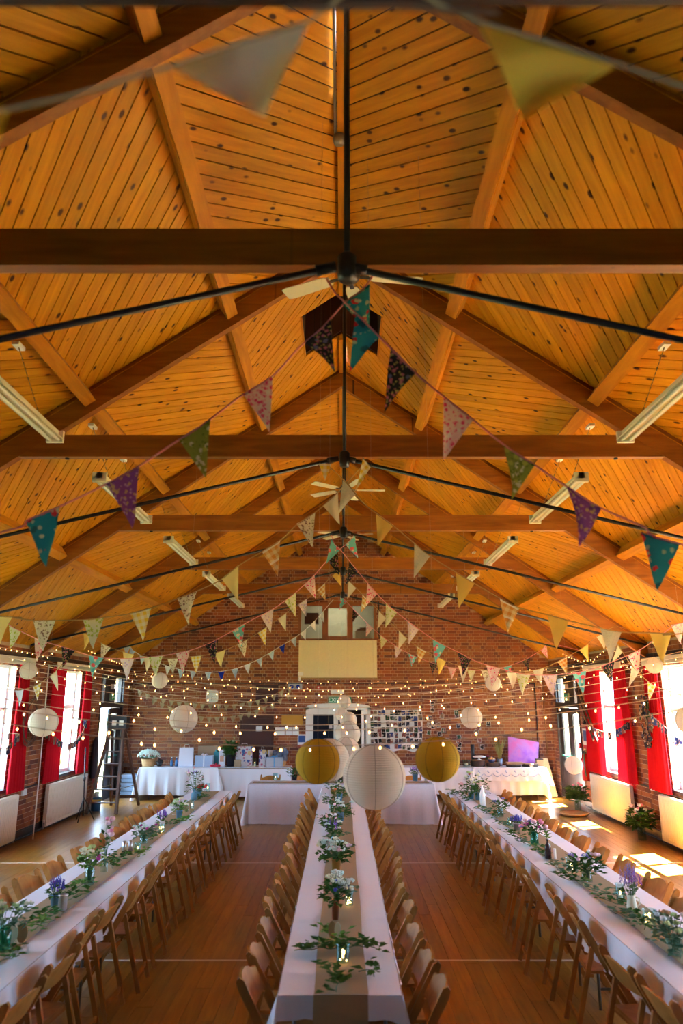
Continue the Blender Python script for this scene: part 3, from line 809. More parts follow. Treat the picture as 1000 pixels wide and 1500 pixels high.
# heating pipes and cable along side walls
for side, X, sg in (('left', XL, 1), ('right', XR, -1)):
    t = thing('heating_pipe', f'dark heating pipe low along the {side} wall', 'pipe', (X+sg*.075, 0, 0))
    m = MB(); m.tube([(0,3,.045),(0,17.4,.045)], .014, 6); part(m, 'pipe', BLACK, t)
    t = thing('dado_trunking', f'thin black trunking along the {side} wall at sill height', 'trunking', (X+sg*.025, 0, 0))
    m = MB(); m.box(-.012,.012,13.4,14.25,.84,.87); part(m, 'channel', BLACK, t)
    t = thing('power_socket', f'white twin socket on the {side} wall between curtains', 'socket', (X+sg*.02, 13.72, .78 if side == 'left' else .86))
    m = MB(); m.box(-.02,.02,-.08,.08,-.05,.05); part(m, 'plate', WHITE, t)
    [part(MB().box(*sorted((sg*.02,sg*.026)),*sorted((q*.02,q*.055)),.0,.02), 'switch', WHITE, t) for q in (-1,1)]
# =================================================================== FURNITURE
# ---- folding chair: faces +y, origin on the floor under the seat
def make_chair():
    t = thing('folding_chair', 'x', 'chair')
    for s in (-1, 1):
        m = MB(); x = s*.205
        a = Vector((x, .235, 0)); b = Vector((x, -.215, .80)); d = (b-a).normalized(); u = Vector((0, d.z, -d.y))
        P = [a-u*.02, a+u*.02, b+u*.024-d*.02, b+u*.006+d*.008, b-u*.02-d*.0, b-u*.03-d*.05]
        V = [(p.x-.011, p.y, max(p.z, 0)) for p in P] + [(p.x+.011, p.y, max(p.z, 0)) for p in P]; k = len(P)
        m.add(V, [tuple(range(k))[::-1], tuple(range(k, 2*k))] + [(i, (i+1)%k, (i+1)%k+k, i+k) for i in range(k)])
        part(m, 'leg', CHAIRM, t)
        m = MB(); m.bar((s*.18, -.295, .003), (s*.18, -.135, .61), .022, .034, (0,1,0)); part(m, 'rear_leg', CHAIRM, t)
    m = MB(); m.box(-.175,.175,-.165,.20,.435,.455)
    m.box(-.19,.19,-.17,-.14,.415,.437); m.box(-.19,.19,.17,.205,.415,.437); part(m, 'seat', CHAIRM, t)
    m = MB(); m.box(-.168,.168,-.272,-.254,.10,.135); part(m, 'stretcher', CHAIRM, t)
    m = MB(); m.bar((-.194,.165,.12),(.194,.165,.12),.018,.035); part(m, 'stretcher', CHAIRM, t)
    # curved backrest with a raised crown
    m = MB(); n = 12; V = []
    for th in (-.009, .009):
        for j in range(2):
            for i in range(n+1):
                s = -1 + 2*i/n; x = s*.196
                zt = .748 + .04*math.exp(-(s/.62)**4) if j else .625 - .012*math.cos(s*pi/2)
                y = -.10 - (zt-.60)*.56 - .022*(1-s*s) + th - .012
                V.append((x, y, zt))
    r = n+1; F = []
    for i in range(n):
        F += [(i, i+1, r+i+1, r+i), (2*r+i+1, 2*r+i, 3*r+i, 3*r+i+1), (r+i, r+i+1, 3*r+i+1, 3*r+i), (i+1, i, 2*r+i, 2*r+i+1)]
    F += [(0, r, 3*r, 2*r), (n, 2*r+n, 3*r+n, r+n)]
    m.add(V, F, 0, False); part(m, 'backrest', CHAIRM, t)
    return t
chair0 = make_chair(); bpy.context.view_layer.update(); reg(chair0)
used = [False]
def place_chair(x, y, rz, label, group):
    if not used[0]:
        used[0] = True; chair0.location = (x, y, 0); chair0.rotation_euler = (0,0,rz); chair0['label'] = label; chair0['group'] = group; return chair0
    return dup(chair0, (x, y, 0), rz, label, group)
nth = ['nearest','second','third','fourth','fifth','sixth','seventh','eighth','ninth','tenth','eleventh','twelfth','thirteenth','fourteenth','fifteenth','sixteenth','seventeenth','eighteenth','nineteenth','farthest']
def row(x, face, ys, desc, group):
    for i, y in enumerate(ys):
        o = 'farthest' if i == len(ys)-1 else nth[i]
        dx = R.uniform(-.04, .04); 
        place_chair(x+dx, y+R.uniform(-.03,.03), face + R.uniform(-.12, .12), f'{o} folding chair from the viewer {desc}', group)
fx, fmx = -pi/2, pi/2       # facing +x, facing -x
L0, L1 = -2.77, -2.04
C0, C1 = -.375, .355
R0, R1 = 2.01, 2.74
row(-2.06, fmx, [3.6+.585*i for i in range(18)], 'on the aisle side of the left table', 'folding chairs, aisle side of the left table')
row(-2.78, fx, [4.7, 5.5, 6.25, 6.85, 7.5, 8.15, 8.85, 9.4, 10.15, 10.7, 11.2, 11.75, 12.3, 12.85, 13.4], 'on the window side of the left table', 'folding chairs, window side of the left table')
row(-.39, fx, [5.1,5.55,6.15,6.75,7.35,7.95,8.5,9.1,9.7,10.3,10.9,11.5,12.1,12.7,13.3,13.9], 'along the left edge of the centre table', 'folding chairs, left of the centre table')
row(.37, fmx, [4.95,5.4,6.0,6.6,7.2,7.8,8.35,8.95,9.55,10.15,10.75,11.35,11.95,12.55,13.15,13.8], 'along the right edge of the centre table', 'folding chairs, right of the centre table')
row(2.02, fx, [4.1,4.75,5.3,6.25,6.95,7.5,8.1,8.75,9.35,9.95,10.6,11.2,11.8,12.4,13.0,13.6], 'on the aisle side of the right-hand table', 'folding chairs, aisle side of the right-hand table')
row(2.76, fmx, [4.6,5.25,6.0,6.7,7.4,8.2,8.85,9.5,10.15,10.8,11.4,12.0,12.6,13.2,13.75], 'on the sunlit window side of the right-hand table', 'folding chairs, window side of the right-hand table')
for x, lb in ((-1.55,'left end of the head table'), (-.85,'left part of the head table'), (.9,'right part of the head table'), (1.5,'right end of the head table')):
    place_chair(x, 16.25, pi + R.uniform(-.1,.1), f'folding chair behind the {lb}', 'folding chairs behind the head table')

# ---- trestle tables under the cloths
ALU = simple('table_leg_steel', (.25,.25,.26), .4, .8)
TOPW = simple('table_board', (.22,.13,.07), .6)
def make_table(w, l):
    t = thing('trestle_table', 'x', 'table')
    m = MB(); m.box(-w/2, w/2, -l/2, l/2, .71, .732); part(m, 'tabletop', TOPW, t)
    for sx in (-1, 1):
        for sy in (-1, 1):
            m = MB(); m.tube([(sx*(w/2-.06), sy*(l/2-.25), 0), (sx*(w/2-.06), sy*(l/2-.25), .71)], .013, 6); part(m, 'leg', ALU, t)
    for sy in (-1, 1):
        m = MB(); m.tube([(-w/2+.06, sy*(l/2-.25), .15), (w/2-.06, sy*(l/2-.25), .15)], .01, 6); part(m, 'crossbar', ALU, t)
    return t
tb0 = make_table(.69, 1.82); bpy.context.view_layer.update(); reg(tb0)
k = 0
for x, y0, y1, nm in (((L0+L1)/2, 3.2, 14.15, 'left long'), ((C0+C1)/2, 4.82, 14.6, 'centre long'), ((R0+R1)/2, 3.2, 14.15, 'right-hand long')):
    n = round((y1-y0)/1.83); 
    for i in range(n):
        loc = (x, y0 + (i+.5)*(y1-y0)/n, 0); lb = f'{"farthest" if i==n-1 else nth[i]} trestle table from the viewer under the {nm} tablecloth'
        if k == 0: tb0.location = loc; tb0['label'] = lb; tb0['group'] = 'trestle tables of the long rows'
        else: dup(tb0, loc, None, lb, 'trestle tables of the long rows')
        k += 1
for (x, y, rz, lb) in ((-.92,15.55,pi/2,'under the left half of the head table cloth'),(.9,15.55,pi/2,'under the right half of the head table cloth'),
        (-4.05,19.0,pi/2,'under the left gift table cloth'),(-2.2,19.05,pi/2,'under the second gift table cloth'),(2.31,19.05,pi/2,'under the cake table white cloth'),(4.14,19.0,pi/2,'under the cake table embroidered cloth')):
    dup(tb0, (x, y, 0), rz, 'trestle table ' + lb, 'trestle tables of the side rows')

# ---- draped cloths
def drape(x0, x1, y0, y1, z, drop, flare=.05, fold=.025, nf=.22, ripple=.009, seam=(), step=.06, bottoms=None):
    """drop: (left, right, near, far)"""
    m = MB(); nx = max(6, int((x1-x0)/.09)); ny = max(6, int((y1-y0)/step)); V = []
    ph = R.random()*9
    for j in range(ny+1):
        for i in range(nx+1):
            x = x0+(x1-x0)*i/nx; y = y0+(y1-y0)*j/ny
            n_ = noise.noise((x*1.0, y*3.6, ph)) + .5*noise.noise((x*2.2, y*9, ph+5))
            e = min(1, min(x-x0, x1-x)/.05+.1, min(y-y0, y1-y)/.05+.1)
            z_ = z + ripple*(n_-.2)*e*(.9)*(1 if (y1-y0) > 3 else .5)
            for s in seam:
                if y > s: z_ += .0015
                z_ += .006*math.exp(-((y-s)/.02)**2)*e
            V.append((x, y, max(z_, z-.0035)))
    F = [(j*(nx+1)+i, j*(nx+1)+i+1, (j+1)*(nx+1)+i+1, (j+1)*(nx+1)+i) for j in range(ny) for i in range(nx)]
    m.add(V, F, 0, True)
    # perimeter
    per = []
    def edge(a, b, nrm, d, k):
        for i in range(k):
            t = i/k; per.append((a[0]+(b[0]-a[0])*t, a[1]+(b[1]-a[1])*t, nrm[0], nrm[1], d))
    kx = max(6, int((x1-x0)/.05)); ky = max(6, int((y1-y0)/.05))
    def corner(c, n0, n1, d0, d1):
        for i in range(1, 6):
            t = i/6; nx_ = n0[0]*(1-t)+n1[0]*t; ny_ = n0[1]*(1-t)+n1[1]*t; l = math.hypot(nx_, ny_)
            extra = 1 + .35*math.sin(pi*t)
            per.append((c[0], c[1], nx_/l*(1+1.2*math.sin(pi*t)), ny_/l*(1+1.2*math.sin(pi*t)), (d0*(1-t)+d1*t)*extra))
    dl, dr, dn, df = drop
    edge((x0,y0),(x1,y0),(0,-1),dn,kx); corner((x1,y0),(0,-1),(1,0),dn,dr)
    edge((x1,y0),(x1,y1),(1,0),dr,ky); corner((x1,y1),(1,0),(0,1),dr,df)
    edge((x1,y1),(x0,y1),(0,1),df,kx); corner((x0,y1),(0,1),(-1,0),df,dl)
    edge((x0,y1),(x0,y0),(-1,0),dl,ky); corner((x0,y0),(-1,0),(0,-1),dl,dn)
    n = len(per); rows = 6; V = []
    for r_ in range(rows+1):
        t = r_/rows; s = 0
        for i, (x, y, ax, ay, d) in enumerate(per):
            s += .05
            f = fold*(math.sin(2*pi*s/nf + ph) + .6*math.sin(2*pi*s/(nf*.43)+1+ph*2) )*t**1.1 + flare*t
            o = .004 + max(.0, f)
            zz = z - min(d, z-.012)*t if r_ else z
            V.append((x+ax*o, y+ay*o, zz + (.006*math.sin(s*5) if r_ == rows else 0)))
    F = [(r_*n+i, (r_+1)*n+i, (r_+1)*n+(i+1)%n, r_*n+(i+1)%n) for r_ in range(rows) for i in range(n)]
    m.add(V, F, 0, True)
    return m
TC = TT + .004
o = drape(L0, L1, 3.15, 14.2, TC, (.27,.27,.3,.3), seam=(5.2,7.1,9.1,11.2), flare=.02, fold=.015).build('tablecloth', TABLEC); tag(o, 'white cloth over the left long table', 'tablecloth')
o = drape(C0, C1, 4.80, 14.65, TC, (.17,.17,.12,.2), fold=.012, seam=(5.9,7.4,9.5,11.6), flare=.03).build('tablecloth', TABLEC); tag(o, 'white cloth over the centre long table', 'tablecloth')
o = drape(R0, R1, 3.15, 14.2, TC, (.29,.29,.3,.3), seam=(5.0,7.0,9.0,11.1), flare=.02, fold=.015).build('tablecloth', TABLEC); tag(o, 'white cloth over the right-hand long table', 'tablecloth')
LACE = cloth('patterned_white_cloth', (.72,.70,.76), .05, .6, weave=38, col2=(.60,.57,.64))
o = drape(-1.86, 1.84, 15.2, 15.92, TC, (.72,.72,.72,.5), flare=.07, fold=.012, nf=.31).build('tablecloth', LACE); tag(o, 'floor length patterned white cloth over the head table', 'tablecloth')
BLUEW = cloth('cool_white_cloth', (.76,.80,.86), .05, .7)
o = drape(-4.98, -3.05, 18.66, 19.36, TC, (.71,.3,.62,.2), flare=.08, fold=.022, nf=.33).build('tablecloth', BLUEW); tag(o, 'white cloth on the left gift table, basket end', 'tablecloth')
o = drape(-3.02, -1.28, 18.72, 19.42, TC-.002, (.3,.68,.66,.2), flare=.06, fold=.018, nf=.27).build('tablecloth', BLUEW); tag(o, 'white cloth on the second gift table, in front of the brown door', 'tablecloth')
o = drape(1.42, 3.3, 18.7, 19.4, TC-.002, (.6,.1,.6,.2), flare=.04, fold=.014).build('tablecloth', TABLEC); tag(o, 'plain white cloth on the left part of the cake table', 'tablecloth')
o = drape(3.27, 5.0, 18.64, 19.38, TC, (.1,.68,.62,.2), flare=.05, fold=.014).build('tablecloth', TABLEC); tag(o, 'long white under-cloth on the right part of the cake table', 'tablecloth')
t = thing('overlay_cloth', 'white overlay cloth with scalloped pale blue embroidery on the cake table', 'tablecloth', (0,0,0))
m = drape(3.25, 5.02, 18.62, 19.4, TC+.006, (.12,.3,.30,.1), flare=.07, fold=.01); part(m, 'cloth', cloth('overlay_white', (.80,.82,.86), .1, .7), t)
m = MB()
for k in range(8):
    cx = 3.37+.22*k
    m.tube([(cx-.10+.02*i, 18.60-.045*(.55+.3*math.sin(pi*i/10)), TC-.13-.06*math.sin(pi*i/10)) for i in range(11)], .006, 4)
    m.tube([(cx, 18.565, TC-.04), (cx-.03, 18.56, TC-.07), (cx+.02, 18.555, TC-.10)], .008, 4)
part(m, 'embroidery', simple('blue_thread', (.22,.38,.62), .8), t)

# ---- hessian runners
def runner(x0, x1, y0, y1, hang_near, label):
    m = MB(); ny = int((y1-y0)/.06); V = []
    for j in range(ny+1):
        y = y0+(y1-y0)*j/ny
        for i in range(5):
            x = x0+(x1-x0)*i/4 + .004*math.sin(y*3); V.append((x, y, TC+.0105+.003*noise.noise((x*4,y*5,3.3))))
    m.add(V, [(j*5+i, j*5+i+1, (j+1)*5+i+1, (j+1)*5+i) for j in range(ny) for i in range(4)], 0, True)
    if hang_near:
        V = []
        for j in range(7):
            for i in range(5):
                V.append((x0+(x1-x0)*i/4, y0-.02-.05*min(1,j/2)-.01*math.sin(i+j), TC+.0105 - hang_near*j/6))
        V = [(V[i][0], y0, TC+.0105) for i in range(5)] + V[5:]
        m.add(V, [((j+1)*5+i, (j+1)*5+i+1, j*5+i+1, j*5+i) for j in range(6) for i in range(4)], 0, True)
    tag(m.build('table_runner', HESSIAN), label, 'runner')
runner(-.165, .155, 4.78, 14.5, .5, 'brown hessian runner down the centre table, hanging over its near end')
runner(-2.56, -2.25, 3.3, 14.1, 0, 'brown hessian runner down the left long table')
runner(2.22, 2.53, 3.3, 14.1, 0, 'brown hessian runner down the right-hand long table')
m = MB(); m.box(-1.8, 1.78, 15.42, 15.68, TC+.006, TC+.010); tag(m.build('table_runner', HESSIAN), 'brown hessian runner across the head table', 'runner')

# =================================================================== TABLE DECORATION
LEAF = simple('ivy_green', (.05,.13,.018), .7, spec=.2, noise_amt=.4, nscale=14)
LEAF2 = simple('fresh_green', (.12,.26,.04), .7, spec=.2, noise_amt=.35, nscale=14)
LEAF3 = simple('grey_green', (.12,.21,.11), .7, spec=.2, noise_amt=.3, nscale=14)
STEM = simple('stem_green', (.07,.13,.04), .6)
FCOL = {'cream': (.72,.72,.50), 'pink': (.70,.22,.33), 'blush': (.78,.50,.52), 'purple': (.22,.06,.40), 'blue': (.07,.06,.42), 'red': (.55,.03,.03),
        'white': (.80,.80,.76), 'lavender': (.23,.20,.50), 'magenta': (.42,.03,.22), 'lime': (.42,.55,.20), 'mint': (.64,.74,.64), 'orange': (.6,.15,.04)}
FM = {k: simple('petal_'+k, v, .7) for k, v in FCOL.items()}
JAR = glass('jar_glass', (.82,.93,.92)); BROWNG = simple('brown_glass', (.03,.008,.012), .1); GREENG = glass('green_glass', (.4,.8,.7))
FLAME = simple('candle_glow', (1,.6,.25), .5, emit=(1,.55,.18), estr=9); FLAME.cycles.emission_sampling = 'NONE'
TIN = simple('tin', (.55,.56,.58), .3, .9); COPPER = simple('copper', (.45,.17,.08), .3, .8); GOLD = simple('gold_glass', (.45,.26,.06), .3, .5)
CREAMJ = simple('cream_jug', (.74,.70,.52), .4); SLATE = simple('blue_pot', (.10,.22,.30), .5); WAX = simple('wax', (.8,.75,.6), .6); DRY = simple('dried_stems', (.42,.27,.12), .9)
def leaf(m, c, d, size, up):
    """five-sided bent leaf"""
    d = Vector(d).normalized(); s = d.cross(Vector(up)).normalized(); n = s.cross(d)
    c = Vector(c); L_ = size; w = size*.38
    m.add([c, c+d*L_*.35+s*w+n*.1*L_, c+d*L_, c+d*L_*.35-s*w+n*.1*L_, c+d*L_*.45-n*.05*L_], [(0,1,4),(1,2,4),(2,3,4),(3,0,4)], 0, False)
def bouquet(name, label, loc, vase, h, spread, leaves, nleaf, blooms, vmat, vh=.13, vr=.04, lmat=LEAF, stemh=None, group=None, lsz=.05, cat='flowers'):
    """vase > parts; blooms: list of (colour, count, size, kind)"""
    t = thing(name, label, cat, loc, R.uniform(-.5,.5), group)
    prof = {'jar': [(0,0.004),(vr,.004),(vr*1.02,vh*.1),(vr*1.02,vh*.78),(vr*.8,vh*.86),(vr*.85,vh),(vr*.78,vh),(vr*.74,vh*.86),(vr*.94,vh*.76),(vr*.94,.012),(0,.012)],
            'pot': [(0,.003),(vr*.8,.003),(vr,vh*.9),(vr*1.08,vh*.9),(vr*1.08,vh),(vr*.95,vh),(vr*.9,vh*.9),(0,vh*.88)],
            'bottle': [(0,.003),(vr,.003),(vr,vh*.55),(vr*.85,vh*.66),(vr*.34,vh*.78),(vr*.3,vh*.96),(vr*.4,vh*.96),(vr*.4,vh),(vr*.25,vh),(vr*.22,vh*.8),(0,vh*.7)],
            'jug': [(0,.003),(vr*1.05,.003),(vr*.95,vh*.4),(vr*.72,vh*.8),(vr*.85,vh),(vr*.78,vh),(vr*.65,vh*.8),(0,vh*.7)]}[vase]
    m = MB(); m.lathe(prof, 14); v = part(m, 'vase', vmat, t)
    if vase == 'jug':
        m = MB(); m.tube([(vr*.8,0,vh*.85),(vr*1.7,0,vh*.75),(vr*1.7,0,vh*.4),(vr*.95,0,vh*.3)], .006, 6); m.build('handle', vmat, v)
    st = MB(); lf = MB(); bl = {}
    top = vh + h
    tips = []
    nb = sum(b[1] for b in blooms)
    for i in range(max(5, nb)):
        a = R.random()*2*pi; q = R.random()**.6; hh = vh + h*(.45+.55*R.random())*(1-.25*q)
        tip = Vector((math.cos(a)*spread*q, math.sin(a)*spread*q, hh)); tips.append(tip)
        st.tube([(math.cos(a)*vr*.3, math.sin(a)*vr*.3, vh*.25), (math.cos(a)*vr*.5, math.sin(a)*vr*.5, vh), tip], .0022, 3, cap=False)
    part(st, 'stems', STEM, t)
    for i in range(int(nleaf*1.7)):
        a = R.random()*2*pi; q = R.random()**.5; zz = vh + h*(-.1+.72*R.random())
        c = Vector((math.cos(a)*spread*q*.8, math.sin(a)*spread*q*.8, zz))
        d = Vector((math.cos(a+R.uniform(-.8,.8)), math.sin(a+R.uniform(-.8,.8)), R.uniform(-.5,.8)))
        leaf(lf, c, d, lsz*(.6+.8*R.random()), (0,0,1))
    if nleaf: part(lf, 'foliage', lmat, t)
    i = 0
    for colr, cnt, sz, kind in blooms:
        bm_ = MB()
        for _ in range(cnt):
            if cnt < 4 and bm_.v: part(bm_, 'bloom', FM[colr], t, f'{colr} bloom'); bm_ = MB()
            p = tips[i % len(tips)]; i += 1
            if kind == 'ball':
                bm_.ball(p, sz*(.8+.4*R.random()), 7, 4, sz=.75)
                for q in range(5):
                    a = q*2*pi/5; leaf(bm_, p, (math.cos(a), math.sin(a), .5), sz*1.3, (0,0,1))
            elif kind == 'umbel':
                for q in range(22):
                    a = R.random()*2*pi; rr = sz*R.random()**.5; bm_.ball(p+Vector((math.cos(a)*rr, math.sin(a)*rr, sz*.35*(1-rr/sz)+R.uniform(-.006,.006))), .0095, 4, 2)
            elif kind == 'spike':
                for q in range(9):
                    bm_.ball(p+Vector((R.uniform(-.006,.006), R.uniform(-.006,.006), sz*q/9)), .0085*(1-q/14), 4, 2)
        part(bm_, 'bloom' if cnt < 4 else 'blooms', FM[colr], t, f'{colr} blooms')
    return t
def candle_jar(loc, label, r=.038, h=.10, lights=True, rim=JAR, scale=1):
    t = thing('candle_jar', label, 'candle jar', loc)
    m = MB(); m.lathe([(0,.003),(r*.9,.003),(r,h*.1),(r,h*.9),(r*1.15,h*.96),(r*1.15,h),(r*1.02,h),(r*.92,h*.88),(r*.9,h*.06),(0,h*.06)], 14); part(m, 'glass', rim, t)
    m = MB()
    if lights:
        for q in range(14):
            a = R.random()*6.3; rr = r*.7*R.random(); m.ball((math.cos(a)*rr, math.sin(a)*rr, h*(.12+.6*R.random())), .0045, 5, 3)
        part(m, 'tiny_lights', FLAME, t)
    else:
        m.lathe([(0,h*.07),(r*.5,h*.07),(r*.5,h*.35),(0,h*.35)], 10); c = part(m, 'tealight', WAX, t)
        m = MB(); m.ball((0,0,h*.47), .008, 6, 4, sz=1.7); m.build('flame', FLAME, c)
    return t
def sprig(loc, rz, n, length, label, mat=LEAF, group='ivy and eucalyptus trails on the tables', sz=.055):
    t = thing('ivy_trail', label, 'greenery', loc, rz, group)
    m = MB(); pts = [(0.03*math.sin(6*i/n+loc[1]), length*(i/n-.5), .012+.012*abs(math.sin(i))) for i in range(n+1)]
    m.tube(pts, .003, 4); part(m, 'stem', STEM, t)
    m = MB()
    for i in range(n):
        for k in range(5):
            a = R.uniform(0, 2*pi); p = Vector(pts[i]) + Vector((R.uniform(-.07,.07), R.uniform(-.03,.03), R.uniform(.0,.04)))
            leaf(m, p, (math.cos(a), math.sin(a), R.uniform(-.1,.45)), sz*(.7+.6*R.random()), (0,0,1))
    part(m, 'foliage', mat, t); return t
ZT = TC + .013
def T(px, py, z=None):
    q = on_z(px, py, ZT); return (q.x, q.y, ZT)
# centre table, near to far
t = sprig(T(490,1437), .2, 9, .38, 'ivy trail in the near ring around the glowing jar, front side', sz=.06)
t = sprig(T(470,1395), 1.5, 9, .36, 'ivy trail pointing left from the near glowing jar', sz=.065)
t = sprig(T(525,1392), 1.4, 8, .30, 'ivy trail pointing right from the near glowing jar', sz=.065)
sprig(T(540,1428), .9, 3, .12, 'single broad ivy cluster right of the near glowing jar', sz=.07)
sprig(T(487,1372), .3, 7, .28, 'ivy trail below the wooden heart cut-outs', sz=.06, mat=LEAF2)
candle_jar(T(502,1410), 'pale green rimmed glass jar of tiny lights nearest the viewer', r=.043, h=.105, rim=JAR)
m = MB()
t = thing('wooden_hearts', 'pale wooden slice markers standing in front of the copper vase', 'ornament', T(490,1378))
for k, (dx, rr) in enumerate(((-.018,.045),(.022,.04))):
    m = MB(); m.poly([(dx+rr*.62*math.cos(a*pi/6), -.01*k, .07+rr*1.3*math.sin(a*pi/6)) for a in range(12)], (0,-1,0), .006); part(m, 'slice', CREAMJ if k else DRY, t)
m = MB(); m.tube([(0,0,0.003),(0,0,.04)], .006, 6); part(m, 'peg', DRY, t)
bouquet('flower_vase', 'copper vase with cream umbels and blue flowers, big bouquet near end of centre table', T(491,1347), 'pot', .22, .13, LEAF, 55, [('mint',10,.038,'umbel'),('cream',5,.035,'umbel'),('blue',4,.016,'ball')], COPPER, vh=.14, vr=.032, lsz=.06)
candle_jar(T(511,1327), 'small jar of tiny lights right of the copper vase', r=.035, h=.11)
bouquet('flower_vase', 'gold vase with blush and cream umbels, second bouquet on the centre table', T(492,1278), 'pot', .20, .17, LEAF, 60, [('mint',12,.04,'umbel'),('blush',6,.03,'umbel'),('cream',5,.03,'umbel')], GOLD, vh=.13, vr=.05, lsz=.07)
bouquet('flower_vase', 'glass jar with purple spike and dark leaves on the centre table', T(489,1240), 'jar', .18, .10, LEAF, 40, [('purple',6,.09,'spike'),('mint',3,.03,'umbel')], JAR, vh=.13, vr=.04)
bouquet('flower_vase', 'low leafy bouquet with cream blooms, fourth on the centre table', T(486,1218), 'jar', .16, .15, LEAF, 55, [('white',5,.02,'ball'),('blush',4,.018,'ball')], JAR, vh=.1, vr=.04)
bouquet('flower_vase', 'teal vase with pale flowers, fifth bouquet on the centre table', T(499,1203), 'pot', .17, .16, LEAF3, 60, [('mint',6,.035,'umbel'),('blush',3,.02,'ball')], SLATE, vh=.12, vr=.045)
bouquet('flower_vase', 'leafy bouquet with tall white card, sixth on the centre table', T(485,1188), 'jar', .18, .15, LEAF, 55, [('white',5,.02,'ball')], JAR, vh=.12, vr=.04)
bouquet('flower_vase', 'bouquet with two orange blooms at the far part of the centre table', T(497,1174), 'pot', .17, .16, LEAF, 50, [('cream',6,.03,'umbel'),('orange',2,.02,'ball')], SLATE, vh=.12, vr=.05)
bouquet('flower_vase', 'dark trailing bouquet at the far end of the centre table', T(488,1163), 'pot', .22, .18, LEAF, 60, [('blush',4,.02,'ball')], GOLD, vh=.12, vr=.05)
for i, (px, py) in enumerate(((500,1300),(478,1258),(503,1248),(495,1228),(475,1212),(510,1195),(480,1200),(494,1182),(505,1168))):
    sprig(T(px,py), R.uniform(-.4,.4), 7, .4, f'dark leaf trail on the centre runner, {nth[i]} beyond the copper vase', mat=LEAF if i % 3 else LEAF3, sz=.06)
# left table
bouquet('flower_vase', 'glass vase with spreading pale foliage cut by the left picture edge', T(4,1392), 'jar', .2, .16, LEAF3, 60, [('lime',6,.02,'umbel'),('cream',3,.03,'umbel')], GREENG, vh=.15, vr=.045, lmat=LEAF3)
t = thing('wooden_hearts', 'two curled pale wooden cut-outs near the left picture edge', 'ornament', T(22,1385))
for k, (dx, a0) in enumerate(((-.03,-.3),(.035,.35))):
    m = MB(); m.poly([(dx+.035*math.cos(a)*(1+.2*math.cos(2*a)), .012*k, .075+.07*math.sin(a)) for a in [i*pi/7 for i in range(14)]], (0,-1,0), .006); part(m, 'cutout', DRY if k else CREAMJ, t)
m = MB(); m.box(-.05,.05,-.02,.02,.002,.014); part(m, 'base', DRY, t)
bouquet('flower_vase', 'tin with dark blue lavender next to the glowing silver jar', T(80,1327), 'pot', .1, .06, LEAF, 18, [('blue',18,.06,'spike'),('purple',6,.05,'spike')], SLATE, vh=.09, vr=.04)
candle_jar(T(91,1334), 'silver jar with three glowing lights beside the blue lavender', r=.035, h=.12, rim=TIN)
bouquet('flower_vase', 'glass vase of green and cream flowers with a magenta bloom', T(130,1297), 'jar', .17, .12, LEAF2, 60, [('lime',10,.035,'umbel'),('cream',5,.03,'umbel'),('magenta',3,.022,'ball')], JAR, vh=.17, vr=.045, lmat=LEAF2)
bouquet('flower_vase', 'clear tall bottle with long-stemmed pink lisianthus rising above the others', T(152,1277), 'bottle', .38, .06, LEAF, 12, [('blush',5,.028,'ball'),('pink',3,.022,'ball')], JAR, vh=.2, vr=.035)
t = thing('tin_candle', 'pair of silver tins standing left of a lit candle', 'tin', T(186,1247)); 
for k in (-1, 1):
    m = MB(); m.lathe([(0,.003),(.024,.003),(.024,.11),(.02,.11),(.02,.02),(0,.02)], 12, (k*.03, .02*k, 0)); part(m, 'tin', TIN, t)
candle_jar(T(201,1249), 'lit candle glass on the left table right of the silver tins', lights=False, h=.11)
bouquet('flower_vase', 'wide bouquet of grey leaves and mauve flowers on the left table', T(210,1236), 'jar', .13, .17, LEAF3, 70, [('mint',6,.035,'umbel'),('magenta',4,.02,'ball'),('blush',4,.02,'ball')], JAR, vh=.1, vr=.045, lmat=LEAF3)
candle_jar(T(236,1220), 'square patterned candle jar glowing under the lavender cup', lights=True, h=.10, r=.042)
bouquet('flower_vase', 'small white cup of violet lavender on the left table', T(237,1212), 'pot', .11, .07, LEAF, 10, [('purple',12,.07,'spike'),('lavender',8,.07,'spike')], WHITE, vh=.08, vr=.035)
bouquet('flower_vase', 'green pot bouquet of cream and yellow flowers beside two bottles', T(262,1199), 'pot', .18, .13, LEAF2, 55, [('lime',6,.03,'umbel'),('cream',6,.03,'umbel'),('blush',2,.02,'ball')], SLATE, vh=.11, vr=.045, lmat=LEAF2)
t = thing('glass_bottle', 'two small clear bottles standing right of the green pot', 'bottle', T(277,1190))
for k in (-1, 1):
    m = MB(); m.lathe([(0,.003),(.028,.003),(.028,.1),(.012,.14),(.012,.17),(0,.17)], 12, (k*.04, 0, 0)); part(m, 'bottle_body', JAR, t)
bouquet('flower_vase', 'tall vase with airy green stems at the far end of the left table', T(284,1172), 'bottle', .42, .16, LEAF, 60, [('blush',4,.02,'ball'),('purple',4,.05,'spike'),('white',3,.02,'ball')], SLATE, vh=.18, vr=.05)
bouquet('flower_vase', 'bowl of bright red blooms at the far end of the left table', T(291,1166), 'pot', .12, .12, LEAF, 40, [('red',8,.028,'ball'),('blush',3,.025,'ball')], SLATE, vh=.09, vr=.05)
candle_jar(T(304,1160), 'glowing candle lantern at the far end of the left table', lights=False, h=.15, r=.04)
candle_jar(T(281,1185), 'candle in a tall glass left of the red blooms', lights=False, h=.13, r=.03)
for i, (px, py) in enumerate(((10,1405),(52,1362),(68,1345),(108,1318),(120,1300),(165,1268),(180,1258),(208,1252),(222,1228),(250,1208),(270,1203),(296,1170))):
    sprig(T(px,py), R.uniform(-.5,.2), 7, .38, f'leaf trail on the left table runner, {nth[i]} from the viewer', mat=(LEAF, LEAF2, LEAF)[i % 3], sz=.06)
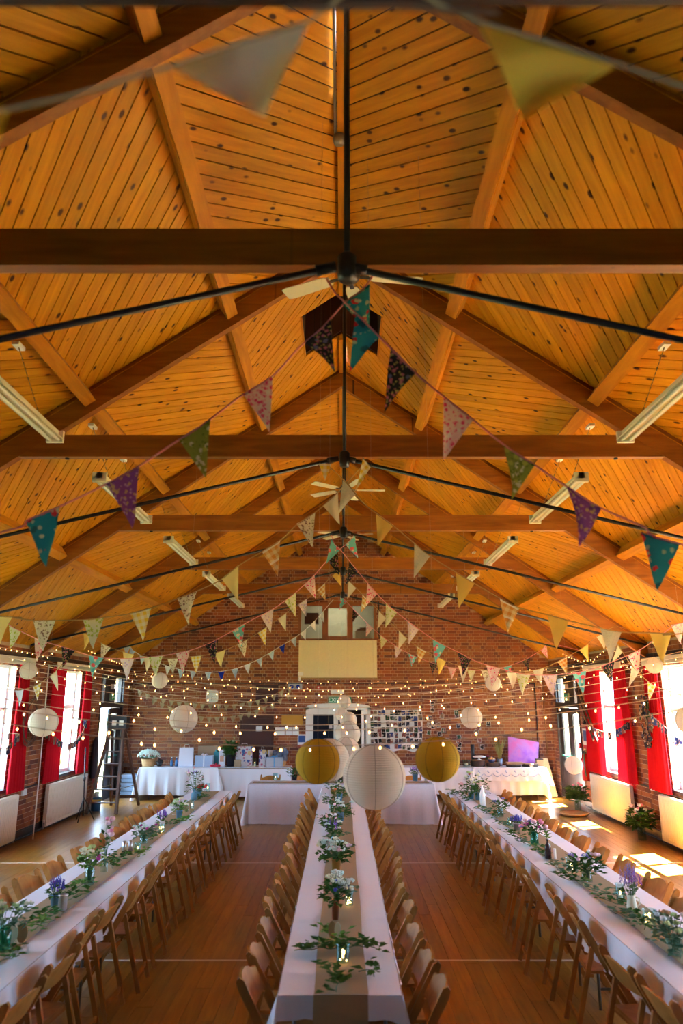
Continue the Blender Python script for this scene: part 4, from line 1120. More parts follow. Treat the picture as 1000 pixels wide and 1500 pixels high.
# right table
bouquet('flower_vase', 'leafy grey-green bouquet cut by the right picture edge', T(990,1400), 'pot', .16, .14, LEAF3, 70, [('lime',5,.02,'umbel'),('white',4,.02,'ball')], JAR, vh=.12, vr=.05, lmat=LEAF3)
t = thing('reed_bundle', 'upright bundle of straw coloured reeds near the right picture edge', 'ornament', T(978,1375))
m = MB()
for k in range(22):
    a = R.random()*6.3; q = R.random()**.5; m.tube([(.022*q*math.cos(a), .022*q*math.sin(a), .003), (.02*q*math.cos(a), .02*q*math.sin(a), .08), (.045*q*math.cos(a), .045*q*math.sin(a), .17+.02*R.random())], [.004,.004,.006], 5)
part(m, 'reeds', DRY, t); m = MB(); m.lathe([(.024,.07),(.027,.075),(.027,.09),(.024,.095)], 12); part(m, 'twine', HESSIAN, t)
candle_jar(T(952,1353), 'round glass jar of bright tiny lights with a dark lid ring, right-hand table', r=.05, h=.10)
bouquet('flower_vase', 'cream enamel jug of tall violet lavender on the right-hand table', T(926,1336), 'jug', .16, .09, LEAF, 8, [('lavender',26,.10,'spike'),('purple',8,.08,'spike')], CREAMJ, vh=.13, vr=.042)
candle_jar(T(909,1320), 'plain tall empty glass left of the cream jug', r=.035, h=.14, lights=False)
bouquet('flower_vase', 'dense dark green bouquet with lilac hydrangea on the right-hand table', T(860,1292), 'jar', .18, .17, LEAF, 90, [('lavender',3,.035,'umbel'),('blush',4,.02,'ball'),('white',5,.018,'ball')], JAR, vh=.10, vr=.05, lsz=.065)
candle_jar(T(838,1277), 'large glass jar holding tiny lights left of the dark green bouquet', r=.06, h=.13)
t = thing('brown_bottle', 'dark brown glass bottle holding one green sprig', 'bottle', T(803,1258))
m = MB(); m.lathe([(0,.003),(.034,.003),(.034,.12),(.026,.14),(.012,.155),(.012,.185),(.015,.185),(.015,.195),(0,.195)], 14); part(m, 'bottle_body', BROWNG, t)
m = MB(); m.tube([(0,0,.19),(0,0,.25)], .003, 4)
for k in range(9): leaf(m, (0,0,.2+.008*k), (math.cos(k*2.4), math.sin(k*2.4), .4), .06, (0,0,1))
part(m, 'sprig', LEAF2, t)
t = thing('menu_roll', 'small upright white candle beside the brown bottle', 'candle', T(813,1259)); m = MB(); m.lathe([(0,.003),(.014,.003),(.014,.11),(0,.11)], 10); part(m, 'wax', WHITE, t)
bouquet('flower_vase', 'green glass of pink and lilac roses with dark leaves', T(783,1237), 'jar', .15, .15, LEAF, 70, [('pink',4,.03,'ball'),('blush',5,.032,'ball'),('magenta',3,.022,'ball'),('lavender',2,.03,'umbel')], GREENG, vh=.14, vr=.045)
bouquet('flower_vase', 'short tin of blue lavender on the right-hand table', T(757,1216), 'pot', .07, .08, LEAF, 14, [('blue',26,.05,'spike'),('lavender',8,.05,'spike')], TIN, vh=.09, vr=.05)
candle_jar(T(747,1210), 'small pink rimmed glass left of the blue lavender tin', r=.035, h=.1, lights=False)
bouquet('flower_vase', 'glass jar with green leaves and a lilac flower, third bouquet from the far end', T(733,1197), 'jar', .16, .14, LEAF, 60, [('lavender',3,.035,'umbel'),('white',4,.02,'ball')], JAR, vh=.13, vr=.045)
t = thing('white_bottle', 'tall white bottle standing by the far bouquet of the right-hand table', 'bottle', T(707,1180)); m = MB(); m.lathe([(0,.003),(.045,.003),(.045,.18),(.02,.24),(.016,.30),(0,.30)], 14); part(m, 'bottle_body', WHITE, t)
m = MB(); m.lathe([(.016,.29),(.02,.29),(.02,.305),(0,.305)], 10); part(m, 'lip', WHITE, t)
bouquet('flower_vase', 'tall airy bouquet of green leaves behind the white bottle', T(700,1172), 'pot', .38, .24, LEAF2, 110, [('lime',4,.03,'umbel'),('cream',5,.03,'ball'),('red',1,.02,'ball')], SLATE, vh=.12, vr=.05)
bouquet('flower_vase', 'leafy bouquet at the far end of the right-hand table', T(690,1170), 'pot', .22, .26, LEAF, 90, [('blush',4,.025,'ball')], SLATE, vh=.1, vr=.05)
for i, (px, py) in enumerate(((985,1392),(935,1352),(915,1345),(898,1325),(880,1310),(832,1290),(818,1272),(792,1250),(768,1236),(748,1224),(735,1210),(720,1195),(706,1188),(682,1172),(666,1163))):
    sprig(T(px,py), R.uniform(-.2,.5), 7, .40, f'leaf trail on the right-hand runner, {nth[i]} from the viewer', mat=(LEAF3, LEAF, LEAF3, LEAF)[i % 4], sz=.06)
sprig(T(666,1165), 1.2, 5, .3, 'dark trailing leaves on the far left corner of the right-hand table')

# head table pieces
for px, lb in ((403,'left of the leafy bouquet'), (571,'beside the purple lavender')):
    candle_jar(T(px,1143), f'glowing candle glass on the head table {lb}', h=.14, r=.05, lights=False)
bouquet('flower_vase', 'leafy green bouquet on the head table left of the yellow lantern', T(431,1143), 'pot', .22, .18, LEAF, 70, [('cream',6,.03,'umbel'),('white',3,.02,'ball')], BROWNG, vh=.1, vr=.06)
bouquet('flower_vase', 'bunch of purple lavender in a dark vase on the head table', T(608,1144), 'pot', .14, .12, LEAF, 30, [('purple',20,.08,'spike')], SLATE, vh=.14, vr=.06)
bouquet('flower_vase', 'small teal topped posy at the right end of the head table', (1.72, 15.5, ZT), 'pot', .1, .07, LEAF3, 20, [('mint',5,.03,'umbel')], JAR, vh=.1, vr=.04)
# =================================================================== GIFT TABLE AND CAKE TABLE
YG = 19.0
def G(px, y=YG): 
    r = ray(px, 1122); return (r.x*(y/r.y), y, TC+.004)
def boxthing(name, label, cat, loc, w, d, h, mat, extra=None, rz=0, pname='box_body'):
    t = thing(name, label, cat, loc, rz)
    m = MB(); m.box(-w/2, w/2, -d/2, d/2, .001, h); part(m, pname, mat, t)
    if extra: extra(t)
    return t
WICK = simple('wicker', (.48,.27,.10), .8, noise_amt=.35, nscale=90)
t = thing('wicker_basket', 'straw basket full of pale green-white gypsophila on the left gift table', 'basket', G(217))
m = MB(); m.lathe([(0,.003),(.14,.003),(.18,.18),(.17,.18),(.13,.02),(0,.02)], 20)
for k in range(6): m.lathe([(.143+.006*k,.02+.028*k),(.152+.006*k,.03+.028*k),(.148+.006*k,.042+.028*k)], 20)
part(m, 'basket', WICK, t)
m = MB()
for k in range(420):
    a = R.random()*6.3; q = R.random()**.5; m.ball((.29*q*math.cos(a), .2*q*math.sin(a), .2+.22*math.sqrt(max(0,1-q*q))*R.uniform(.75,1)), .014, 4, 2)
part(m, 'gypsophila', FM['mint'], t)
m = MB()
for k in range(60):
    a = R.random()*6.3; leaf(m, (.15*math.cos(a), .12*math.sin(a), .2), (math.cos(a), math.sin(a), .4), .09, (0,0,1))
part(m, 'foliage', LEAF3, t)
t = thing('bowl', 'dark bowl right of the straw basket', 'bowl', G(233)); m = MB(); m.lathe([(0,.003),(.05,.003),(.1,.12),(.095,.12),(.04,.015),(0,.015)], 14); part(m, 'bowl_body', SLATE if 0 else simple('dark_bowl', (.03,.03,.035), .4), t)
m = MB(); [m.ball((R.uniform(-.05,.05), R.uniform(-.05,.05), .12+R.uniform(0,.04)), .035, 6, 4) for _ in range(6)]; part(m, 'contents', simple('dark_contents', (.05,.04,.03), .7), t)
BLUEG = simple('blue_bottle_glass', (.05,.16,.32), .15)
for px in (251, 258):
    t = thing('glass_bottle', f'small blue bottle {"nearer the straw basket" if px==251 else "touching the white gift bag"}', 'bottle', G(px)); m = MB(); m.lathe([(0,.003),(.035,.003),(.035,.12),(.012,.16),(.012,.2),(0,.2)], 10); part(m, 'bottle_body', BLUEG, t)
    m = MB(); m.lathe([(.014,.2),(.016,.2),(.016,.22),(0,.22)], 8); part(m, 'cap', WHITE, t)
def bag(label, px, w, h, mat, d=.14, y=YG, hm=WHITE):
    t = thing('gift_bag', label, 'gift bag', G(px, y), R.uniform(-.08,.08)); m = MB()
    V = [(-w/2,-d/2,.002),(w/2,-d/2,.002),(w/2,d/2,.002),(-w/2,d/2,.002),(-w/2*.96,-d/2*.5,h),(w/2*.96,-d/2*.5,h),(w/2*.96,d/2*.5,h),(-w/2*.96,d/2*.5,h)]
    m.add(V, [(0,3,2,1),(0,1,5,4),(1,2,6,5),(2,3,7,6),(3,0,4,7)]); part(m, 'bag_body', mat, t)
    for s in (-1,1):
        m = MB(); m.tube([(-w*.18, s*d*.25, h-.01), (-w*.14, s*d*.25, h+.07), (w*.14, s*d*.25, h+.07), (w*.18, s*d*.25, h-.01)], .004, 4); part(m, 'handle', hm, t)
    return t
PBAG = simple('white_paper', (.72,.76,.84), .6)
bag('plain white paper gift bag on the left gift table', 272, .36, .45, PBAG)
KRAFT = simple('kraft_card', (.40,.29,.17), .7)
boxthing('parcel', 'large flat brown cardboard parcel behind the blue parcel', 'parcel', G(305, 19.22), .54, .12, .48, KRAFT, lambda t: part(MB().box(-.272,.272,-.062,.062,.3,.305), 'tape', KRAFT, t))
BLP = cloth('blue_wrap', (.38,.50,.66), 0, .5, weave=30, col2=(.30,.42,.60))
def ribbon(w, d, h, mat):
    def f(t):
        m = MB(); m.box(-.015,.015,-d/2-.003,d/2+.003,.002,h+.004); m.box(-w/2-.003,w/2+.003,-.015,.015,.002,h+.0035); part(m, 'ribbon', mat, t)
        m = MB()
        for s in (-1,1): m.tube([(0,0,h+.005),(s*.05,0,h+.05),(s*.08,0,h+.02),(0,0,h+.006)], .01, 5)
        part(m, 'bow', mat, t)
    return f
WR = simple('white_ribbon', (.75,.8,.85), .5); BR = simple('blue_ribbon', (.12,.35,.62), .5)
boxthing('parcel', 'blue wrapped present tied with pale ribbon', 'parcel', G(299), .44, .2, .26, BLP, ribbon(.44,.2,.26,WR))
boxthing('parcel', 'teal tissue wrapped present behind the tall white carton', 'parcel', G(317, 19.15), .14, .12, .34, simple('teal_wrap', (.05,.30,.32), .6), lambda t: part(MB().ball((0,0,.36),.05,7,5), 'tissue_knot', bpy.data.materials['teal_wrap'], t))
boxthing('carton', 'tall narrow white carton with a small orange label', 'carton', G(325, 18.95), .15, .11, .40, PBAG, lambda t: part(MB().box(-.05,.05,-.058,-.0552,.12,.26), 'printed_label', simple('orange_print', (.6,.35,.25), .6), t))
t = thing('gift_pouch', 'crumpled bright red pouch at the front of the gift table', 'pouch', G(315, 18.82)); m = MB()
for k in range(5): m.ball((-.09+.045*k, R.uniform(-.02,.02), .035), .042, 7, 4, sz=.8)
part(m, 'pouch', simple('red_velvet', (.62,.02,.06), .6), t); m = MB(); m.ball((0.02,0,.08), .02, 6, 4); part(m, 'bow', bpy.data.materials['red_velvet'], t)
bouquet('potted_plant', 'tall green plant with orange flowers in a dark vase on the gift table', G(337), 'pot', .42, .19, LEAF, 160, [('orange',6,.03,'ball'),('lime',5,.08,'spike')], simple('black_vase', (.02,.02,.03), .4), vh=.30, vr=.12, lsz=.12, cat='plant')
FLB = flagmat('blue_floral_paper', (.72,.76,.80), 'floral', (.08,.16,.42), (.55,.2,.3), (.75,.62,.3), scale=9)
bag('large gift bag printed with blue flowers', 357, .42, .48, FLB)
boxthing('small_box', 'small brown box in front of the big floral bag', 'box', G(348, 18.8), .16, .12, .17, KRAFT, lambda t: part(MB().box(-.083,.083,-.063,.063,.14,.172), 'lid', KRAFT, t))
t = thing('plate', 'white plates lying in front of the floral bag', 'plate', G(366, 18.8)); m = MB(); m.lathe([(0,.003),(.1,.003),(.16,.02),(.15,.022),(.09,.008),(0,.008)], 18); part(m, 'plate_body', WHITE, t)
candle_jar(Vector(G(373, 18.95)), 'gold candle glowing between the two floral gift bags', r=.05, h=.2, lights=False)
bag('narrow gift bag with small blue flowers', 384, .17, .40, FLB)
t = thing('wine_bottle', 'bottle with a gold foil neck behind the grey box', 'bottle', G(391, 19.1)); m = MB(); m.lathe([(0,.003),(.045,.003),(.045,.2),(.018,.29),(.018,.38),(0,.38)], 12); part(m, 'bottle_body', BROWNG, t); m = MB(); m.lathe([(.02,.29),(.021,.385),(0,.39)], 12); part(m, 'foil', GOLD, t)
GREYC = simple('grey_wrap', (.42,.44,.47), .6)
boxthing('parcel', 'grey box tied with a bright blue ribbon', 'parcel', G(402, 18.95), .40, .2, .22, GREYC, ribbon(.40,.2,.22,BR))
t = thing('gift_hamper', 'dark hamper wrapped in crinkled grey cellophane', 'hamper', G(410, 19.2)); m = MB()
for k in range(14): m.ball((R.uniform(-.13,.13), R.uniform(-.08,.08), .12+R.uniform(0,.28)), .09, 6, 4)
part(m, 'cellophane', simple('cellophane', (.16,.16,.2), .25), t); m = MB(); m.lathe([(0,.002),(.14,.002),(.16,.12),(0,.12)], 12); part(m, 'basket', WICK, t)
boxthing('folded_napkins', 'stack of folded white napkins behind the grey box', 'napkins', G(396, 19.3), .22, .1, .34, PBAG, lambda t: part(MB().box(-.09,.09,-.04,.04,.34,.37), 'napkin', WHITE, t))
# crate stack on the floor beside the table
t = thing('crate_stack', 'stack of pale blue-white plastic crates between ladder and gift table', 'crates', (-5.42, 19.45, 0))
for k in range(5):
    m = MB(); z = .03+.1*k; m.box(-.16,.16,-.15,.15,z,z+.05); m.box(-.18,.18,-.17,.17,z+.05,z+.09); part(m, 'crate', simple('crate_plastic', (.45,.60,.75), .4) if k == 0 else bpy.data.materials['crate_plastic'], t)
t = thing('low_platform', 'low white platform under the crate stack', 'platform', (-5.42, 19.4, 0)); m = MB(); m.box(-.24,.24,-.3,.3,0,.028); part(m, 'deck', WHITE, t)
# ---- cake table
BARK = simple('bark', (.06,.03,.018), .9, noise_amt=.5, nscale=36); RINGS = simple('cut_wood', (.45,.26,.11), .7, noise_amt=.2, nscale=12)
def log_slice(px, y, r, h, label):
    t = thing('log_slice', label, 'log slice', G(px, y)); m = MB()
    m.lathe([(0,.002),(r*.97,.002),(r,.02),(r*.98,h*.9),(r*.95,h)], 18, sx=1.0, sy=.8); part(m, 'bark', BARK, t)
    m = MB(); m.lathe([(r*.95,h-.001),(r*.9,h+.002),(0,h+.003)], 18, sx=1, sy=.8); part(m, 'cut_face', RINGS, t); return t
log_slice(700, 19.0, .18, .15, 'thick dark log slice under the white cake stand')
log_slice(722, 18.98, .17, .09, 'log slice under the bowl of buns')
log_slice(776, 18.95, .20, .07, 'flat log slice in front of the pink painting')
log_slice(752, 18.9, .19, .06, 'flat log slice under the pale wooden board')
x, y, z = G(702, 19.0)
t = thing('cake_stand', 'white cake stand on the thick log slice', 'cake stand', (x, y, z+.155)); m = MB(); m.lathe([(0,.002),(.07,.002),(.02,.02),(.02,.05),(.16,.065),(.16,.08),(0,.08)], 20); part(m, 'stand', WHITE, t)
m = MB(); m.lathe([(0,.081),(.11,.081),(.11,.1),(0,.105)], 16); part(m, 'cake', CREAMJ, t)
t = thing('slim_vase', 'dark slim vase standing behind the cake stand', 'vase', G(693, 19.25)); m = MB(); m.lathe([(0,.003),(.05,.003),(.04,.3),(.055,.5),(.045,.5),(.03,.3),(0,.05)], 12); part(m, 'vase', simple('dark_vase', (.02,.02,.02), .4), t); m = MB(); m.lathe([(.05,.49),(.058,.5),(.05,.51)], 12); part(m, 'lip', BLACK, t)
t = thing('glass_jar', 'squat clear glass jar at the left of the cake table logs', 'jar', G(683, 18.95)); m = MB(); m.lathe([(0,.003),(.09,.003),(.1,.16),(.09,.16),(.08,.02),(0,.02)], 16); part(m, 'glass', JAR, t); m = MB(); m.lathe([(0,.03),(.04,.03),(.04,.08),(0,.08)], 10); part(m, 'tealight', WAX, t)
x, y, z = G(720, 18.98)
t = thing('bun_bowl', 'deep blue bowl heaped with golden buns', 'bowl', (x, y, z+.094)); m = MB(); m.lathe([(0,.002),(.06,.002),(.11,.08),(.1,.08),(.05,.01),(0,.01)], 16); part(m, 'bowl_body', simple('navy_glaze', (.02,.03,.12), .3), t)
for k in range(7):
    m = MB(); m.ball((.055*math.cos(k*1.05) if k else 0, .055*math.sin(k*1.05) if k else 0, .085+(.025 if not k else 0)), .035, 8, 5, sz=.7); part(m, 'bun', simple('bun_crust', (.62,.36,.12), .6) if k == 0 else bpy.data.materials['bun_crust'], t)
bouquet('flower_vase', 'dark flowers in a small vase between buns and dried stems', G(719, 19.25), 'pot', .12, .1, LEAF, 40, [('blush',3,.03,'ball'),('magenta',3,.03,'ball')], BLACK, vh=.14, vr=.05)
t = thing('dried_grasses', 'spray of dried grasses in a grey-blue glass vase on the cake table', 'dried flowers', G(732, 19.1)); m = MB(); m.lathe([(0,.003),(.06,.003),(.075,.17),(.065,.17),(.05,.02),(0,.02)], 14); part(m, 'vase', simple('grey_blue_glass', (.20,.27,.38), .2), t)
m = MB()
for k in range(40):
    a = R.random()*6.3; q = R.random(); tip = Vector((.2*q*math.cos(a), .1*q*math.sin(a), .45+.22*R.random())); m.tube([(0,0,.05),(tip.x*.3,tip.y*.3,.25),tip],[.003,.003,.007],4)
part(m, 'grasses', simple('dried_grass', (.28,.24,.07), .9), t)
t = thing('serving_board', 'pale wooden serving board on a log slice', 'board', (G(752)[0], 18.9, TC+.071)); m = MB(); m.box(-.2,.2,-.1,.1,0,.045); part(m, 'board', RINGS, t); m = MB(); m.tube([(.2,0,.02),(.27,0,.02)], .014, 6); part(m, 'handle', RINGS, t)
boxthing('wooden_box', 'small brown wooden box at the right end of the cake table', 'box', G(790, 19.1), .17, .14, .17, RINGS, lambda t: part(MB().box(-.088,.088,-.073,.073,.15,.175), 'lid', BARK, t))
# painting
t = thing('painting', 'unframed pink and purple painting with a yellow-centred flower, leaning on the wall', 'painting', (0,0,0))
c = [on_y(744,1079,19.55), on_y(789,1087,19.55), on_y(787,1118,19.2), on_y(744,1114,19.2)]
for q in c[2:]: q.z = min(q.z, TC+.012)
mp, nt, N, L, b = newmat('pink_wash')
tc = N.new('ShaderNodeTexCoord'); nz = N.new('ShaderNodeTexNoise'); nz.inputs['Scale'].default_value = 3.2; nz.inputs['Detail'].default_value = 4
cr = N.new('ShaderNodeValToRGB'); cr.color_ramp.elements[0].position = .35; cr.color_ramp.elements[0].color = (.30,.06,.46,1); cr.color_ramp.elements[1].position = .65; cr.color_ramp.elements[1].color = (.62,.10,.30,1)
e = cr.color_ramp.elements.new(.5); e.color = (.46,.15,.44,1)
L.new(tc.outputs['Object'], nz.inputs['Vector']); L.new(nz.outputs['Fac'], cr.inputs['Fac']); L.new(cr.outputs['Color'], b.inputs['Base Color'])
m = MB(); n_ = (c[1]-c[0]).cross(c[3]-c[0]).normalized(); m.poly(c, -n_ if n_.y > 0 else n_, .02); part(m, 'canvas', mp, t)
e1 = (c[1]-c[0]).normalized(); e2 = (c[0]-c[3]).normalized(); nn = -n_ if n_.y > 0 else n_
fc = c[0] + (c[1]-c[0])*.8 + (c[3]-c[0])*.35 + nn*.006
m = MB()
for k in range(12):
    a = k*pi/6; dr = e1*math.cos(a)+e2*math.sin(a); sd = e2*math.cos(a)-e1*math.sin(a); m.add([fc+dr*.03+sd*.015, fc+dr*.1, fc+dr*.03-sd*.015], [(0,1,2)])
part(m, 'painted_petals', simple('petal_yellow', (.82,.72,.35), .7), t)
m = MB(); m.add([fc+nn*.002+(e1*math.cos(k*pi/6)+e2*math.sin(k*pi/6))*.045 for k in range(12)], [tuple(range(12))]); part(m, 'painted_centre', simple('seed_brown', (.20,.14,.12), .7), t)
m = MB(); s0 = fc - e2*.12; s1 = fc - e2*.36
m.bar(s0, s1, .016, .003, nn); m.bar(s1+e2*.05-e1*.1, s1+e2*.05+e1*.1, .03, .003, nn); part(m, 'painted_stem', simple('stem_white', (.7,.6,.8), .7), t)
# leaning plank
a = on_y(797,1111,19.5); bq = on_z(812,1168,0)
t = thing('leaning_plank', 'pale timber plank leaning against the right end of the cake table', 'plank', (bq.x, bq.y, 0)); m = MB(); m.bar((0,0,.01),(a.x-bq.x,a.y-bq.y,a.z), .16, .03, (0,-1,0)); tag(t); part(m, 'board', RINGS, t)

# =================================================================== WALL ITEMS
def textobj(s, size, mat, parent, loc, rot, name='lettering'):
    cu = bpy.data.curves.new(name, 'FONT'); cu.body = s; cu.size = size; cu.extrude = .001; cu.align_x = 'CENTER'; cu.align_y = 'CENTER'
    cu.materials.append(mat); o = bpy.data.objects.new(name, cu); COL.objects.link(o); bpy.context.view_layer.update(); me = bpy.data.meshes.new_from_object(o.evaluated_get(bpy.context.evaluated_depsgraph_get())); bpy.data.objects.remove(o); o = bpy.data.objects.new(name, me); COL.objects.link(o); o['kind'] = 'stuff'
    o.parent = parent; o.location = loc; o.rotation_euler = rot; return o
YW = YF - .012
t = thing('exit_sign', 'green EXIT sign with white lettering above the white doors', 'exit sign', (-.045, YW, 2.35))
SG = simple('exit_green', (.0,.16,.07), .4, emit=(0,.2,.08), estr=.15); SW = simple('sign_white', (.85,.9,.85), .5)
m = MB(); m.box(-.31,.31,-.03,0,-.10,.10); part(m, 'panel', SG, t)
textobj('EXIT', .15, SW, t, (-.15,-.032,0), (pi/2,0,0))
m = MB(); m.ball((.12,-.033,.055), .017, 8, 5); m.bar((.12,-.033,.04),(.10,-.033,-.015),.03,.004,(0,1,0)); m.bar((.10,-.033,-.015),(.14,-.033,-.045),.014,.004,(0,1,0)); m.bar((.14,-.033,-.045),(.13,-.033,-.08),.014,.004,(0,1,0)); m.bar((.10,-.033,-.015),(.06,-.033,-.06),.014,.004,(0,1,0)); m.bar((.12,-.033,.03),(.17,-.033,.01),.012,.004,(0,1,0)); m.box(.21,.27,-.034,-.031,-.08,.07)
part(m, 'running_man', SW, t)
t = thing('emergency_light', 'white strip emergency light above the EXIT sign', 'light fitting', (-.11, YW, 2.565)); m = MB(); m.box(-.18,.18,-.06,0,-.045,.045); part(m, 'casing', WHITE, t); m = MB(); m.box(-.165,.165,-.075,-.06,-.035,.035); part(m, 'diffuser', simple('opal', (.8,.8,.75), .4), t)
t = thing('twin_spotlight', 'grey emergency unit with two blue round lamps on the far wall', 'light fitting', (-1.25, YW, 2.70)); m = MB(); m.box(-.19,.19,-.06,0,-.075,.075); part(m, 'casing', simple('unit_grey', (.4,.45,.55), .4), t)
for s in (-1,1): m = MB(); m.v = []; m.tube([(s*.085,-.06,0),(s*.085,-.085,0)], .052, 12); part(m, 'lamp', simple('lamp_blue', (.0,.03,.45), .2) if s < 0 else bpy.data.materials['lamp_blue'], t)
t = thing('thermostat', 'two small white boxes at the corner of the cream panel', 'switch box', (-1.1, YW-.1, 2.99)); m = MB(); m.box(-.07,.07,-.03,0,-.0,.09); part(m, 'upper_box', WHITE, t); m = MB(); m.box(-.05,.0,-.03,0,-.15,-.02); part(m, 'lower_box', WHITE, t)
t = thing('wall_clock', 'white rounded square wall clock on the far wall', 'clock', (-3.47, YW, 2.45))
m = MB(); P = []
for k in range(24):
    a = 2*pi*k/24; ca, sa = math.cos(a), math.sin(a); q = (abs(ca)**5+abs(sa)**5)**(-1/5); P.append((.165*q*ca, -.045, .165*q*sa))
m.poly(P, (0,-1,0), .045); part(m, 'case', WHITE, t); m = MB(); m.poly([(p[0]*.84, -.048, p[2]*.84) for p in P], (0,-1,0), .002); part(m, 'dial', simple('dial', (.68,.72,.66), .4), t)
m = MB(); m.bar((0,-.052,0),(.09,-.052,.01),.012,.003,(0,1,0)); m.bar((0,-.053,0),(-.02,-.053,-.11),.009,.003,(0,1,0)); part(m, 'hands', BLACK, t)
m = MB()
for k in range(12): a = k*pi/6; m.bar((.105*math.cos(a),-.051,.105*math.sin(a)),(.125*math.cos(a),-.051,.125*math.sin(a)),.007,.002,(0,1,0))
part(m, 'hour_marks', BLACK, t)
t = thing('pin_board', 'ochre notice board on the far wall left of the white doors', 'notice board', (-1.315, YW, 1.84)); m = MB(); m.box(-.28,.28,-.025,0,-.14,.14); part(m, 'board', simple('ochre_board', (.50,.26,.03), .7), t); m = MB(); m.box(-.29,.29,-.03,0,.14,.155); part(m, 'top_rail', BARK, t)
for i, (px, w, lb) in enumerate(((410,.26,'wider white notice at the left under the ochre board'), (423,.16,'middle white notice under the ochre board'), (433,.17,'right-hand white notice under the ochre board'))):
    p = on_y(px, 1071, YW); t = thing('notice', lb, 'notice', (p.x, p.y, p.z)); m = MB(); m.box(-w/2,w/2,-.006,0,-.1,.1); part(m, 'sheet', WHITE, t)
p = on_y(442, 1085, YW); t = thing('poster', 'blue and white poster with a red foot left of the doors', 'poster', tuple(p)); m = MB(); m.box(-.11,.11,-.008,0,-.16,.16); part(m, 'sheet', WHITE, t); m = MB(); m.box(-.09,.09,-.010,-.008,-.04,.13); part(m, 'blue_print', simple('print_blue', (.03,.08,.25), .6), t); m = MB(); m.box(-.11,.11,-.010,-.008,-.16,-.1); part(m, 'red_print', simple('print_red', (.5,.03,.03), .6), t)
t = thing('alarm_button', 'small red fire alarm call point on the far wall', 'alarm', (-.62, YW, 2.68)); m = MB(); m.box(-.04,.04,-.04,0,-.04,.04); part(m, 'casing', simple('alarm_red', (.5,.01,.01), .4), t); m = MB(); m.box(-.02,.02,-.044,-.04,-.02,.02); part(m, 'glass', WHITE, t)
# photo sheet with photographs
t = thing('photo_backing', 'large white sheet on the far wall, covered with photographs', 'paper sheet', (1.42, YW, 1.52)); m = MB(); V = []
n = 16
P = [(-.7,0,.58),(.7,0,.58)] + [(.72+.02*math.sin(k), 0, .58-1.1*k/6) for k in range(1,6)] + [(.5,0,-.5),(.2,0,-.42),(-.2,0,-.52),(-.5,0,-.46),(-.7,0,-.5)]
m.poly([(p[0],-.006,p[2]) for p in P], (0,-1,0), .005); part(m, 'sheet', simple('sheet_white', (.72,.70,.68), .8), t)
m = MB(); m.box(-.72,-.66,-.02,0,-.55,.6); part(m, 'edge_strip', WHITE, t)
PHM = []
for k, (c1, c2) in enumerate([((.05,.05,.08),(.5,.4,.35)), ((.02,.02,.02),(.6,.55,.5)), ((.3,.1,.08),(.6,.5,.4)), ((.04,.10,.05),(.55,.5,.45)), ((.05,.08,.25),(.6,.5,.45)), ((.25,.18,.12),(.1,.08,.1))]):
    m_ = flagmat(f'photo_print_{k+1}', c1, 'floral', c2, (.35,.2,.15), (.1,.1,.15), scale=16); PHM.append(m_)
def photo(p, w, h, mat, rz, label, group, face='far'):
    t = thing('photograph', label, 'photograph', p, 0, group); m = MB()
    m.box(-w/2,w/2,-.004,0,-h/2,h/2); part(m, 'border', WHITE, t)
    m = MB(); m.box(-w/2+.008,w/2-.008,-.0065,-.0042,-h/2+.008,h/2-.008); part(m, 'picture', mat, t)
    return t
od = ['first'] + nth[1:]
for r_ in range(7):
    for c_ in range(13):
        x = .80 + c_*.107 + R.uniform(-.015,.015); z = 2.03 - r_*.145 + R.uniform(-.015,.015)
        if z < 1.1 and R.random() < .3: continue
        if R.random() < .12: continue
        o = photo((x, YW-.008-R.random()*.004, z), R.choice((.10,.12)), R.choice((.12,.14)), R.choice(PHM), 0, f'small photograph, {od[c_]} from the left, {od[r_]} row down, on the white sheet', 'photographs on the white sheet')
        o.rotation_euler = (0, R.uniform(-.12,.12), 0)
def loose(k):
    w = ['first','second','third','fourth','fifth','sixth','seventh','eighth','ninth','tenth','eleventh','twelfth','thirteenth','fourteenth']
    return (w[k] + ' counted from the sheet') if k < 14 else (w[27-k] + ' counted from the pink painting')
LPH = sorted(((633,1031),(633,1040),(630,1052),(645,1044),(647,1049),(628,1062),(634,1064),(642,1062),(649,1070),(644,1075),(628,1073),(668,1044),(671,1063),(669,1049),(672,1080),(671,1085),(673,1091),(698,1063),(701,1066),(715,1060),(698,1072),(702,1084),(706,1094),(640,1090),(618,1095),(622,1102),(672,1098),(655,1085)))
for k_, (px, py) in enumerate(LPH):
    p = on_y(px, py, YW-.003)
    o = photo(tuple(p), .11, .12, R.choice(PHM), 0, f'loose photograph on the bricks right of the sheet, {loose(k_)}', 'photographs on the far wall bricks'); o.rotation_euler = (0, R.uniform(-.25,.25), 0)

